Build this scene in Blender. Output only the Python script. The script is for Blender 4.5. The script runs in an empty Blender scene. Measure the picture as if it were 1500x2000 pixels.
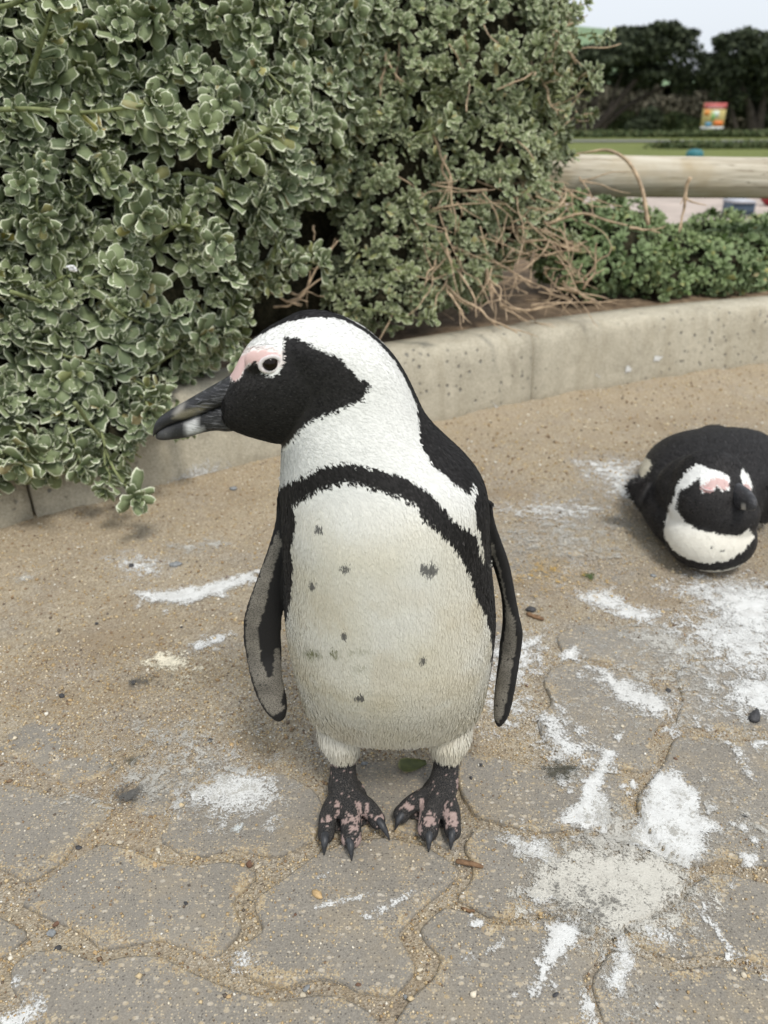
import bpy, math, random
import numpy as np
from mathutils import Vector, Matrix

R = math.radians
scene = bpy.context.scene
rng = np.random.default_rng(7)
random.seed(7)

# ------------------------------------------------------------------ camera
CAM_H = 0.60
PITCH = math.atan(760 / 1500.0)
cam_d = bpy.data.cameras.new('camera')
cam = bpy.data.objects.new('camera', cam_d)
scene.collection.objects.link(cam)
cam.location = (0, 0, CAM_H)
cam.rotation_euler = (math.pi / 2 - PITCH, 0, 0)
cam_d.sensor_fit = 'VERTICAL'
cam_d.sensor_height = 36.0
cam_d.lens = 27.0
cam_d.clip_start = 0.02
cam_d.clip_end = 2000
cam_d.dof.use_dof = True
cam_d.dof.focus_distance = 0.66
cam_d.dof.aperture_fstop = 7.2
scene.camera = cam

# ------------------------------------------------------------------ world, sun, exposure
SUN_EL, SUN_AZ = R(62), R(155)          # high soft sun behind thin cloud, behind the camera
world = bpy.data.worlds.new('World')
scene.world = world
world.use_nodes = True
wn, wl = world.node_tree.nodes, world.node_tree.links
wn.clear()
sky = wn.new('ShaderNodeTexSky')
sky.sky_type = 'NISHITA'
sky.sun_disc = False
sky.sun_elevation = SUN_EL
sky.sun_rotation = SUN_AZ
sky.air_density = 1.0
sky.dust_density = 4.0
hs = wn.new('ShaderNodeHueSaturation')
hs.inputs['Saturation'].default_value = 0.22
bgn = wn.new('ShaderNodeBackground')
bgn.inputs['Strength'].default_value = 0.12
wout = wn.new('ShaderNodeOutputWorld')
cloud = wn.new('ShaderNodeMix')                       # thin even overcast veiling the sky
cloud.data_type = 'RGBA'
cloud.inputs[0].default_value = 0.72
cloud.inputs[7].default_value = (5.5, 5.9, 6.4, 1)
wl.new(sky.outputs[0], hs.inputs['Color'])
wl.new(hs.outputs[0], cloud.inputs[6])
wl.new(cloud.outputs[2], bgn.inputs['Color'])
wl.new(bgn.outputs[0], wout.inputs['Surface'])

sun_d = bpy.data.lights.new('sun', 'SUN')
sun_d.energy = 1.5
sun_d.angle = R(12)
sun_d.color = (1.0, 0.95, 0.87)
sun = bpy.data.objects.new('sun', sun_d)
scene.collection.objects.link(sun)
sd = Vector((math.cos(SUN_EL) * math.sin(SUN_AZ), math.cos(SUN_EL) * math.cos(SUN_AZ), math.sin(SUN_EL)))
sun.rotation_euler = (-sd).to_track_quat('-Z', 'Y').to_euler()

scene.view_settings.view_transform = 'Standard'
scene.view_settings.look = 'None'
scene.view_settings.gamma = 1.0
scene.view_settings.exposure = 0.54
scene.cycles.transparent_max_bounces = 48
scene.render.resolution_x = 768
scene.render.resolution_y = 1024

# ------------------------------------------------------------------ helpers
COL = scene.collection
CP, SP = math.cos(PITCH), math.sin(PITCH)

def ray(px, py):
    x = (px - 750) / 1500.0
    y = (1000 - py) / 1500.0
    return np.array([x, CP + y * SP, -SP + y * CP])

def ground(px, py, z=0.0):
    """point on the horizontal plane z seen at a photograph pixel (used to survey the layout)"""
    d = ray(px, py)
    return d * ((z - CAM_H) / d[2]) + np.array([0, 0, CAM_H])

def atY(px, py, Y):
    d = ray(px, py)
    return d * (Y / d[1]) + np.array([0, 0, CAM_H])

def proj(p):
    p = np.asarray(p, dtype=float)
    x, y, z = p[..., 0], p[..., 1], p[..., 2] - CAM_H
    zc = y * CP - z * SP
    yc = y * SP + z * CP
    return 750 + 1500 * x / zc, 1000 - 1500 * yc / zc

def sstep(a, b, x):
    t = np.clip((np.asarray(x, float) - a) / (b - a), 0, 1)
    return t * t * (3 - 2 * t)

def _hash(ix, iy, iz, seed):
    h = (ix.astype(np.int64) * 73856093) ^ (iy.astype(np.int64) * 19349663) ^ (iz.astype(np.int64) * 83492791) ^ (seed * 2654435761)
    h = (h ^ (h >> 13)) * 1274126177
    h = h ^ (h >> 16)
    return (h & 0xffff) / 65535.0

def vnoise(p, scale=1.0, seed=0):
    """value noise -1..1; p is (N,2) or (N,3)"""
    p = np.asarray(p, float) * scale
    if p.shape[1] == 2:
        p = np.column_stack([p, np.zeros(len(p))])
    i = np.floor(p)
    f = p - i
    f = f * f * (3 - 2 * f)
    i = i.astype(np.int64)
    out = 0
    for dx in (0, 1):
        wx = f[:, 0] if dx else 1 - f[:, 0]
        for dy in (0, 1):
            wy = f[:, 1] if dy else 1 - f[:, 1]
            for dz in (0, 1):
                wz = f[:, 2] if dz else 1 - f[:, 2]
                out = out + wx * wy * wz * _hash(i[:, 0] + dx, i[:, 1] + dy, i[:, 2] + dz, seed)
    return out * 2 - 1

def fbm(p, scale=1.0, seed=0, oct=4):
    o, a, s = 0, 1.0, 0
    for k in range(oct):
        o = o + a * vnoise(p, scale * 2 ** k, seed + k * 17)
        s += a
        a *= 0.5
    return o / s

def inpoly(x, y, poly):
    x = np.asarray(x); y = np.asarray(y)
    ins = np.zeros(x.shape, bool)
    n = len(poly)
    for i in range(n):
        x0, y0 = poly[i][0], poly[i][1]
        x1, y1 = poly[(i + 1) % n][0], poly[(i + 1) % n][1]
        if y0 == y1:
            continue
        cond = ((y0 > y) != (y1 > y)) & (x < (x1 - x0) * (y - y0) / (y1 - y0) + x0)
        ins ^= cond
    return ins

def polydist(x, y, poly):
    """signed distance, positive inside"""
    d = np.full(x.shape, 1e9)
    n = len(poly)
    for i in range(n):
        ax, ay = poly[i][0], poly[i][1]
        bx, by = poly[(i + 1) % n][0], poly[(i + 1) % n][1]
        vx, vy = bx - ax, by - ay
        L = vx * vx + vy * vy + 1e-12
        t = np.clip(((x - ax) * vx + (y - ay) * vy) / L, 0, 1)
        d = np.minimum(d, np.hypot(x - ax - t * vx, y - ay - t * vy))
    return np.where(inpoly(x, y, poly), d, -d)

def np_mesh(name, V, F, smooth=True):
    """F: (M,3) or (M,4) int array"""
    me = bpy.data.meshes.new(name)
    V = np.ascontiguousarray(V, dtype=np.float32)
    F = np.ascontiguousarray(F, dtype=np.int32)
    k = F.shape[1]
    me.vertices.add(len(V))
    me.vertices.foreach_set('co', V.ravel())
    me.loops.add(F.size)
    me.loops.foreach_set('vertex_index', F.ravel())
    me.polygons.add(len(F))
    me.polygons.foreach_set('loop_start', np.arange(0, F.size, k, dtype=np.int32))
    me.polygons.foreach_set('loop_total', np.full(len(F), k, dtype=np.int32))
    if smooth:
        me.polygons.foreach_set('use_smooth', np.ones(len(F), bool))
    me.update(calc_edges=True)
    me.validate()
    return me

def add_color(me, name, C):
    a = me.attributes.new(name, 'FLOAT_COLOR', 'POINT')
    C = np.asarray(C, np.float32)
    if C.shape[1] == 3:
        C = np.column_stack([C, np.ones(len(C), np.float32)])
    a.data.foreach_set('color', np.ascontiguousarray(C).ravel())

def add_float(me, name, v):
    a = me.attributes.new(name, 'FLOAT', 'POINT')
    a.data.foreach_set('value', np.ascontiguousarray(v, dtype=np.float32))

def link(name, data, parent=None, mat=None, label=None, cat=None, group=None, kind=None):
    o = bpy.data.objects.new(name, data)
    COL.objects.link(o)
    if parent is not None:
        o.parent = parent
        o.matrix_parent_inverse = parent.matrix_basis.inverted()
    if mat is not None and data is not None and len(data.materials) == 0:
        data.materials.append(mat)
    if label: o['label'] = label
    if cat: o['category'] = cat
    if group: o['group'] = group
    if kind: o['kind'] = kind
    return o

def empty(name, loc, **kw):
    o = link(name, None, **kw)
    o.location = loc
    o.empty_display_size = 0.05
    o.matrix_basis = Matrix.Translation(Vector(loc))
    return o

def mesh_obj(name, V, F, mat, parent=None, smooth=True, **kw):
    return link(name, np_mesh(name, V, F, smooth), parent, mat, **kw)

class MB:
    """collects vertices and quads (triangles as degenerate-free separate list)"""
    def __init__(self):
        self.v, self.q, self.t, self.n = [], [], [], 0
    def add(self, V, Q=None, T=None):
        V = np.asarray(V, float)
        self.v.append(V)
        if Q is not None and len(Q): self.q.append(np.asarray(Q, int) + self.n)
        if T is not None and len(T): self.t.append(np.asarray(T, int) + self.n)
        self.n += len(V)
    def mesh(self, name, smooth=True):
        V = np.concatenate(self.v)
        faces = []
        T = np.concatenate(self.t) if self.t else np.zeros((0, 3), int)
        Q = np.concatenate(self.q) if self.q else np.zeros((0, 4), int)
        me = bpy.data.meshes.new(name)
        me.vertices.add(len(V))
        me.vertices.foreach_set('co', V.astype(np.float32).ravel())
        idx = np.concatenate([Q.ravel(), T.ravel()]).astype(np.int32)
        me.loops.add(len(idx))
        me.loops.foreach_set('vertex_index', idx)
        me.polygons.add(len(Q) + len(T))
        tot = np.concatenate([np.full(len(Q), 4), np.full(len(T), 3)]).astype(np.int32)
        st = np.concatenate([[0], np.cumsum(tot)[:-1]]).astype(np.int32)
        me.polygons.foreach_set('loop_start', st)
        me.polygons.foreach_set('loop_total', tot)
        if smooth:
            me.polygons.foreach_set('use_smooth', np.ones(len(tot), bool))
        me.update(calc_edges=True)
        me.validate()
        return me
    def build(self, name, mat, parent=None, smooth=True, **kw):
        return link(name, self.mesh(name, smooth), parent, mat, **kw)

def box_arrays(x0, x1, y0, y1, z0, z1):
    V = np.array([(x, y, z) for z in (z0, z1) for y in (y0, y1) for x in (x0, x1)], float)
    Q = [(0, 2, 3, 1), (4, 5, 7, 6), (0, 1, 5, 4), (2, 6, 7, 3), (0, 4, 6, 2), (1, 3, 7, 5)]
    return V, Q

def loft_arrays(rings, cap=True):
    """rings: list of (n,3) arrays"""
    n = len(rings[0])
    V = np.concatenate(rings)
    Q = []
    for k in range(len(rings) - 1):
        a, b = k * n, (k + 1) * n
        for i in range(n):
            j = (i + 1) % n
            Q.append((a + i, a + j, b + j, b + i))
    T = []
    if cap:
        c0, c1 = len(V), len(V) + 1
        V = np.concatenate([V, rings[0].mean(0)[None], rings[-1].mean(0)[None]])
        e = (len(rings) - 1) * n
        for i in range(n):
            j = (i + 1) % n
            T.append((c0, j, i))
            T.append((c1, e + i, e + j))
    return V, Q, T

def tube_arrays(P, rad, n=8):
    P = np.asarray(P, float)
    rad = np.broadcast_to(np.asarray(rad, float), (len(P),))
    T = np.gradient(P, axis=0)
    T /= np.linalg.norm(T, axis=1)[:, None] + 1e-12
    up = np.array([0, 0, 1.0]) if abs(T[0][2]) < 0.9 else np.array([1.0, 0, 0])
    rings = []
    u = np.cross(T[0], up); u /= np.linalg.norm(u)
    for k in range(len(P)):
        u = u - T[k] * np.dot(u, T[k]); u /= np.linalg.norm(u) + 1e-12
        v = np.cross(T[k], u)
        a = np.linspace(0, 2 * math.pi, n, endpoint=False)
        rings.append(P[k] + rad[k] * (np.cos(a)[:, None] * u + np.sin(a)[:, None] * v))
    return loft_arrays(rings)

def spline(P, m):
    """Catmull-Rom through P (k,d), m samples"""
    P = np.asarray(P, float)
    k = len(P)
    Q = np.vstack([2 * P[0] - P[1], P, 2 * P[-1] - P[-2]])
    out = []
    for t in np.linspace(0, k - 1 - 1e-9, m):
        i = int(t); f = t - i
        p0, p1, p2, p3 = Q[i], Q[i + 1], Q[i + 2], Q[i + 3]
        out.append(0.5 * ((2 * p1) + (-p0 + p2) * f + (2 * p0 - 5 * p1 + 4 * p2 - p3) * f * f + (-p0 + 3 * p1 - 3 * p2 + p3) * f ** 3))
    return np.array(out)

# ------------------------------------------------------------------ materials
class NT:
    def __init__(self, name, rough=0.8, spec=0.3):
        m = bpy.data.materials.new(name)
        m.use_nodes = True
        self.m = m
        self.n = m.node_tree.nodes
        self.l = m.node_tree.links
        self.n.clear()
        self.b = self.n.new('ShaderNodeBsdfPrincipled')
        self.b.inputs['Roughness'].default_value = rough
        self.b.inputs['Specular IOR Level'].default_value = spec
        self.o = self.n.new('ShaderNodeOutputMaterial')
        self.l.new(self.b.outputs[0], self.o.inputs['Surface'])
        self._co = None
    def co(self, kind='Object'):
        t = self.n.new('ShaderNodeTexCoord')
        return t.outputs[kind]
    def pos(self):
        return self.n.new('ShaderNodeNewGeometry').outputs['Position']
    def noise(self, vec, scale, detail=3, rough=0.55, dist=0.0):
        t = self.n.new('ShaderNodeTexNoise')
        t.inputs['Scale'].default_value = scale
        t.inputs['Detail'].default_value = detail
        t.inputs['Roughness'].default_value = rough
        t.inputs['Distortion'].default_value = dist
        if vec is not None: self.l.new(vec, t.inputs['Vector'])
        return t.outputs['Fac']
    def voro(self, vec, scale, out='Distance', feature='F1'):
        t = self.n.new('ShaderNodeTexVoronoi')
        t.feature = feature
        t.inputs['Scale'].default_value = scale
        if vec is not None: self.l.new(vec, t.inputs['Vector'])
        return t.outputs[out]
    def wave(self, vec, scale, dist=1.0, dscale=1.0, direction='X'):
        t = self.n.new('ShaderNodeTexWave')
        t.bands_direction = direction
        t.inputs['Scale'].default_value = scale
        t.inputs['Distortion'].default_value = dist
        t.inputs['Detail Scale'].default_value = dscale
        if vec is not None: self.l.new(vec, t.inputs['Vector'])
        return t.outputs['Fac']
    def mapping(self, vec, scale=(1, 1, 1), rot=(0, 0, 0)):
        t = self.n.new('ShaderNodeMapping')
        t.inputs['Scale'].default_value = scale
        t.inputs['Rotation'].default_value = rot
        self.l.new(vec, t.inputs['Vector'])
        return t.outputs[0]
    def ramp(self, fac, stops, interp='LINEAR'):
        t = self.n.new('ShaderNodeValToRGB')
        t.color_ramp.interpolation = interp
        e = t.color_ramp.elements
        while len(e) < len(stops): e.new(0.5)
        for el, (p, c) in zip(e, stops):
            el.position = p
            if not hasattr(c, '__len__'): c = (c, c, c)
            el.color = (c[0], c[1], c[2], 1)
        self.l.new(fac, t.inputs['Fac'])
        return t.outputs['Color']
    def mix(self, fac, a, b, mode='MIX'):
        t = self.n.new('ShaderNodeMix')
        t.data_type = 'RGBA'
        t.blend_type = mode
        for s, v in ((t.inputs[0], fac), (t.inputs[6], a), (t.inputs[7], b)):
            if isinstance(v, (int, float)): s.default_value = v
            elif hasattr(v, '__len__'): s.default_value = (v[0], v[1], v[2], 1)
            else: self.l.new(v, s)
        return t.outputs[2]
    def math(self, op, a, b=0.5, clamp=False):
        t = self.n.new('ShaderNodeMath')
        t.operation = op
        t.use_clamp = clamp
        for s, v in ((t.inputs[0], a), (t.inputs[1], b)):
            if isinstance(v, (int, float)): s.default_value = v
            else: self.l.new(v, s)
        return t.outputs[0]
    def attr(self, name, out='Color'):
        t = self.n.new('ShaderNodeAttribute')
        t.attribute_name = name
        return t.outputs[out]
    def island(self):
        return self.n.new('ShaderNodeNewGeometry').outputs['Random Per Island']
    def objrand(self):
        return self.n.new('ShaderNodeObjectInfo').outputs['Random']
    def color(self, c):
        if hasattr(c, '__len__'): self.b.inputs['Base Color'].default_value = (c[0], c[1], c[2], 1)
        else: self.l.new(c, self.b.inputs['Base Color'])
    def rough(self, r):
        if isinstance(r, (int, float)): self.b.inputs['Roughness'].default_value = r
        else: self.l.new(r, self.b.inputs['Roughness'])
    def bump(self, h, strength=0.5, dist=0.002, prev=None):
        t = self.n.new('ShaderNodeBump')
        t.inputs['Strength'].default_value = strength
        t.inputs['Distance'].default_value = dist
        self.l.new(h, t.inputs['Height'])
        if prev is not None: self.l.new(prev, t.inputs['Normal'])
        self.l.new(t.outputs[0], self.b.inputs['Normal'])
        return t.outputs[0]
    def alpha(self, a):
        self.l.new(a, self.b.inputs['Alpha'])

def plain(name, c, rough=0.8, spec=0.3, vary=0.15, scale=30):
    t = NT(name, rough, spec)
    n = t.noise(t.co(), scale)
    lo = [v * (1 - vary) for v in c]; hi = [min(1, v * (1 + vary)) for v in c]
    t.color(t.ramp(n, [(0.3, lo), (0.7, hi)]))
    t.bump(n, 0.2, 0.002)
    return t.m

M = {}
# exposed-aggregate concrete pavers
t = NT('paver_concrete', 0.85)
p = t.pos()
base = t.ramp(t.noise(p, 9, 4), [(0.3, (0.200, 0.184, 0.158)), (0.7, (0.285, 0.265, 0.232))])
base = t.mix(0.5, base, t.ramp(t.noise(p, 700, 2), [(0.3, (0.15, 0.135, 0.115)), (0.7, (0.34, 0.31, 0.26))]))
dust = t.ramp(t.noise(p, 16, 5, 0.65), [(0.50, 0.0), (0.74, 0.45)])
base = t.mix(dust, base, (0.36, 0.29, 0.19))
ed = t.math('ADD', t.math('MULTIPLY', t.attr('edge', 'Fac'), 0.13), t.math('ADD', t.math('MULTIPLY', t.noise(p, 30, 4, 0.7), 0.9), t.math('MULTIPLY', t.noise(p, 520, 3, 0.7), 0.75)))
edm = t.ramp(ed, [(0.99, 0.0), (1.16, 0.7)])
base = t.mix(edm, base, t.ramp(t.voro(p, 520, 'Color'), [(0.0, (0.22, 0.15, 0.08)), (0.4, (0.42, 0.31, 0.17)), (0.8, (0.56, 0.46, 0.29))]))
v1 = t.voro(t.mapping(p, (1, 1.5, 1)), 130)
c1 = t.voro(t.mapping(p, (1, 1.5, 1)), 130, 'Color')
sel = t.ramp(c1, [(0.62, 0.0), (0.66, 1.0)])
spot = t.math('MULTIPLY', t.ramp(v1, [(0.25, 1.0), (0.38, 0.0)]), sel)
base = t.mix(t.math('MULTIPLY', spot, 0.75), base, t.ramp(t.noise(p, 60, 1), [(0.4, (0.44, 0.35, 0.22)), (0.6, (0.55, 0.50, 0.42))]))
v2 = t.voro(p, 420)
c2 = t.voro(p, 420, 'Color')
sel2 = t.ramp(c2, [(0.60, 0.0), (0.64, 1.0)])
spot2 = t.math('MULTIPLY', t.ramp(v2, [(0.25, 1.0), (0.4, 0.0)]), sel2)
base = t.mix(t.math('MULTIPLY', spot2, 0.7), base, (0.54, 0.45, 0.31))
sel3 = t.ramp(c2, [(0.30, 1.0), (0.34, 0.0)])
spot3 = t.math('MULTIPLY', t.ramp(v2, [(0.25, 1.0), (0.4, 0.0)]), sel3)
base = t.mix(t.math('MULTIPLY', spot3, 0.6), base, (0.06, 0.055, 0.05))
t.color(base)
h = t.math('ADD', t.math('MULTIPLY', t.noise(p, 500, 4, 0.7), 1.0), t.math('MULTIPLY', t.noise(p, 70, 3), 1.6))
t.bump(h, 0.9, 0.0012)
M['paver'] = t.m

# sand
t = NT('coarse_sand', 0.9, 0.25)
p = t.pos()
c0 = t.ramp(t.noise(p, 7, 5), [(0.3, (0.255, 0.222, 0.170)), (0.7, (0.375, 0.335, 0.265))])
grain = t.voro(p, 480, 'Color')
gr = t.ramp(grain, [(0.0, (0.12, 0.095, 0.065)), (0.25, (0.25, 0.195, 0.13)), (0.5, (0.385, 0.315, 0.215)), (0.8, (0.50, 0.435, 0.325)), (1.0, (0.62, 0.58, 0.50))])
c0 = t.mix(0.6, c0, gr)
greyd = t.ramp(t.noise(p, 11, 5, 0.65), [(0.45, 0.0), (0.62, 0.7)])
c0 = t.mix(greyd, c0, t.ramp(t.voro(p, 480, 'Color'), [(0.0, (0.17, 0.15, 0.125)), (1.0, (0.44, 0.40, 0.34))]))
damp = t.ramp(t.noise(p, 4.5, 4, 0.6), [(0.48, 0.0), (0.66, 0.6)])
c0 = t.mix(damp, c0, (0.25, 0.185, 0.115))
c0 = t.mix(t.math('MULTIPLY', t.attr('dry', 'Fac'), 0.55), c0, t.mix(0.5, gr, (0.52, 0.41, 0.27)))
t.color(c0)
h = t.math('ADD', t.math('MULTIPLY', t.voro(p, 480), 1.0), t.math('MULTIPLY', t.noise(p, 120, 3), 1.5))
t.bump(h, 1.0, 0.0018)
M['sand'] = t.m

t = NT('sand_grains', 0.75, 0.35)
gr = t.ramp(t.island(), [(0.0, (0.10, 0.085, 0.07)), (0.08, (0.20, 0.13, 0.08)), (0.25, (0.36, 0.25, 0.125)), (0.5, (0.48, 0.36, 0.195)), (0.75, (0.57, 0.46, 0.29)), (0.92, (0.68, 0.60, 0.46)), (1.0, (0.72, 0.70, 0.64))])
t.color(gr)
M['grain'] = t.m

# guano
t = NT('guano', 0.8, 0.2)
p = t.pos()
cov = t.attr('cover', 'Fac')
fine = t.noise(p, 420, 4, 0.75)
mid = t.noise(p, 75, 5, 0.75, 0.6)
a = t.math('ADD', cov, t.math('MULTIPLY', t.math('SUBTRACT', fine, 0.5), 2.0))
a = t.math('ADD', a, t.math('MULTIPLY', t.math('SUBTRACT', mid, 0.5), 2.2))
al = t.math('MULTIPLY', t.ramp(a, [(0.34, 0.0), (0.74, 1.0)]), 0.96)
t.alpha(al)
tint = t.attr('tint')
cc = t.mix(t.ramp(t.noise(p, 60, 5, 0.75), [(0.46, 0.0), (0.66, 0.6)]), tint, t.mix(0.5, tint, (0.22, 0.20, 0.17)))
cc = t.mix(t.ramp(t.noise(p, 300, 3, 0.7), [(0.58, 0.0), (0.74, 0.4)]), cc, t.mix(0.6, tint, (0.14, 0.13, 0.115)))
t.color(cc)
t.bump(t.math('ADD', fine, mid), 0.8, 0.0015)
M['guano'] = t.m

# kerb concrete
t = NT('kerb_concrete', 0.88)
p = t.pos()
c0 = t.ramp(t.noise(p, 5, 5, 0.6), [(0.3, (0.37, 0.335, 0.255)), (0.7, (0.54, 0.50, 0.40))])
c0 = t.mix(0.5, c0, t.ramp(t.noise(p, 240, 4, 0.75), [(0.32, (0.20, 0.18, 0.14)), (0.68, (0.62, 0.57, 0.45))]))
drip = t.ramp(t.noise(t.mapping(p, (26, 26, 3)), 1.0, 4, 0.6), [(0.5, 0.0), (0.75, 0.5)])
c0 = t.mix(drip, c0, (0.29, 0.25, 0.175))
c0 = t.mix(t.ramp(t.noise(p, 22, 5, 0.7), [(0.5, 0.0), (0.7, 0.45)]), c0, (0.62, 0.57, 0.45))
pv = t.voro(p, 62); pc = t.voro(p, 62, 'Color')
zone = t.ramp(t.noise(p, 3.2, 2), [(0.42, 0.0), (0.54, 1.0)])
pv = t.math('ADD', pv, t.math('MULTIPLY', t.math('SUBTRACT', t.noise(p, 130, 3, 0.7), 0.5), 0.55))
pit = t.math('MULTIPLY', t.ramp(pv, [(0.12, 1.0), (0.30, 0.0)]), t.ramp(pc, [(0.50, 0.0), (0.62, 1.0)]))
pit = t.math('MULTIPLY', pit, zone)
c0 = t.mix(t.math('MULTIPLY', pit, 0.8), c0, (0.13, 0.13, 0.12))
c0 = t.mix(t.ramp(t.noise(p, 14, 5, 0.7), [(0.55, 0.0), (0.72, 0.55)]), c0, (0.24, 0.215, 0.165))
t.color(c0)
h = t.math('SUBTRACT', t.noise(p, 200, 4, 0.7), t.math('MULTIPLY', pit, 2.0))
t.bump(h, 0.7, 0.0018)
M['kerb'] = t.m

# soil
t = NT('bed_soil', 0.95)
p = t.pos()
c0 = t.ramp(t.noise(p, 30, 5, 0.7), [(0.3, (0.09, 0.06, 0.038)), (0.7, (0.30, 0.22, 0.14))])
t.color(c0); t.bump(t.noise(p, 120, 4, 0.7), 0.9, 0.006)
M['soil'] = t.m

# leaves: green blade with pale felted margin
def leaf_mat(name, blade_lo, blade_hi, rim, rimw=1.0):
    t = NT(name, 0.6, 0.25)
    r = t.attr('lrand', 'Fac')
    g = t.ramp(r, [(0.0, blade_lo), (0.93, blade_hi), (0.955, blade_hi), (0.97, (0.42, 0.36, 0.08)), (1.0, (0.36, 0.22, 0.12))])
    n = t.noise(t.pos(), 160, 3)
    g = t.mix(t.ramp(t.noise(t.pos(), 5.5, 4, 0.6), [(0.42, 0.0), (0.64, 0.55)]), g, [blade_hi[0] * 1.18, blade_hi[1] * 1.02, blade_hi[2] * 0.62])
    g = t.mix(t.ramp(n, [(0.35, 0.0), (0.75, 0.35)]), g, [min(1, v * 1.7 + 0.03) for v in blade_hi])
    back = t.n.new('ShaderNodeNewGeometry').outputs['Backfacing']
    g = t.mix(t.math('MULTIPLY', back, 0.35), g, (0.26, 0.31, 0.18))
    k = t.ramp(t.attr('rim', 'Fac'), [(0.35, 0.0), (0.8, rimw)])
    c = t.mix(k, g, rim)
    t.color(c)
    t.bump(n, 0.25, 0.001)
    return t.m
M['leaf_near'] = leaf_mat('felted_leaf', (0.068, 0.098, 0.046), (0.158, 0.197, 0.098), (0.70, 0.73, 0.55), 1.0)
M['leaf_far'] = leaf_mat('small_leaf', (0.070, 0.097, 0.042), (0.162, 0.198, 0.086), (0.58, 0.61, 0.42), 0.9)
M['leaf_low'] = leaf_mat('ground_leaf', (0.060, 0.105, 0.038), (0.14, 0.215, 0.075), (0.30, 0.36, 0.20), 0.5)

M['stem'] = plain('green_stem', (0.19, 0.215, 0.095), 0.75, vary=0.35, scale=80)
M['twig'] = plain('dry_twig', (0.47, 0.355, 0.24), 0.85, vary=0.4, scale=60)
t = NT('shade_core', 0.95, 0.1)  # dark litter brown; the shade inside the shrubs is put into this colour
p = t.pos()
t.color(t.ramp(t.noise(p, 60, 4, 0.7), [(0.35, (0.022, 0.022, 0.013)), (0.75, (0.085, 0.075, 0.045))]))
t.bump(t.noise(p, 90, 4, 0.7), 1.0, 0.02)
M['shade_core'] = t.m

# rail timber
t = NT('pale_timber', 0.8, 0.2)
p = t.pos()
st = t.mapping(p, (2.2, 45, 45))
c0 = t.ramp(t.noise(st, 1.0, 5, 0.6), [(0.3, (0.36, 0.315, 0.24)), (0.55, (0.54, 0.495, 0.40)), (0.8, (0.64, 0.60, 0.51))])
c0 = t.mix(t.ramp(t.noise(p, 9, 4), [(0.46, 0.0), (0.70, 0.7)]), c0, (0.40, 0.32, 0.20))
ck = t.ramp(t.noise(t.mapping(p, (1.1, 30, 30), (0, 0.03, 0.02)), 1.0, 3, 0.6), [(0.485, 0.0), (0.5, 0.9), (0.515, 0.0)])
c0 = t.mix(t.math('MULTIPLY', ck, 0.7), c0, (0.16, 0.12, 0.075))
t.color(c0)
t.bump(t.noise(st, 2.0, 4), 0.6, 0.006)
M['timber'] = t.m

t = NT('lawn_grass', 0.95, 0.1)
p = t.pos()
c0 = t.ramp(t.noise(p, 0.35, 5, 0.65), [(0.3, (0.09, 0.105, 0.04)), (0.7, (0.19, 0.205, 0.075))])
c0 = t.mix(0.4, c0, t.ramp(t.noise(p, 9, 3, 0.7), [(0.3, (0.06, 0.09, 0.02)), (0.7, (0.26, 0.30, 0.09))]))
t.color(c0); t.bump(t.noise(p, 30, 3), 0.8, 0.03)
M['lawn'] = t.m
M['asphalt'] = plain('asphalt', (0.16, 0.16, 0.15), 0.9)
M['pinkpave'] = plain('pink_paving', (0.42, 0.355, 0.31), 0.9, vary=0.2, scale=3)
t = NT('tree_leaf', 0.75, 0.2)
c0 = t.ramp(t.island(), [(0.0, (0.020, 0.027, 0.016)), (0.6, (0.042, 0.054, 0.029)), (1.0, (0.080, 0.095, 0.052))])
t.color(c0)
M['tree_leaf'] = t.m
t = NT('hedge_leaf', 0.75, 0.2)
c0 = t.ramp(t.island(), [(0.0, (0.04, 0.06, 0.024)), (0.6, (0.075, 0.10, 0.04)), (1.0, (0.13, 0.14, 0.065))])
t.color(c0)
M['hedge_leaf'] = t.m
t = NT('scrub_twigs', 0.85, 0.1)
c0 = t.ramp(t.island(), [(0.0, (0.05, 0.05, 0.035)), (1.0, (0.16, 0.145, 0.105))])
t.color(c0)
M['scrub'] = t.m
M['bark'] = plain('bark', (0.055, 0.045, 0.036), 0.9, vary=0.4, scale=4)
M['hill'] = plain('hill_green', (0.16, 0.23, 0.13), 0.95, vary=0.25, scale=0.2)

# ================================================================== GROUND
def big_sheet(name, x0, x1, y0, y1, z, mat, nx=2, ny=2, **kw):
    X, Y = np.meshgrid(np.linspace(x0, x1, nx), np.linspace(y0, y1, ny))
    V = np.column_stack([X.ravel(), Y.ravel(), np.full(X.size, z)])
    i = np.arange(nx * ny).reshape(ny, nx)
    F = np.stack([i[:-1, :-1], i[:-1, 1:], i[1:, 1:], i[1:, :-1]], -1).reshape(-1, 4)
    return mesh_obj(name, V, F, mat, **kw)

big_sheet('ground', -600, 600, -30, 900, -0.05, M['lawn'], kind='structure')

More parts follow.
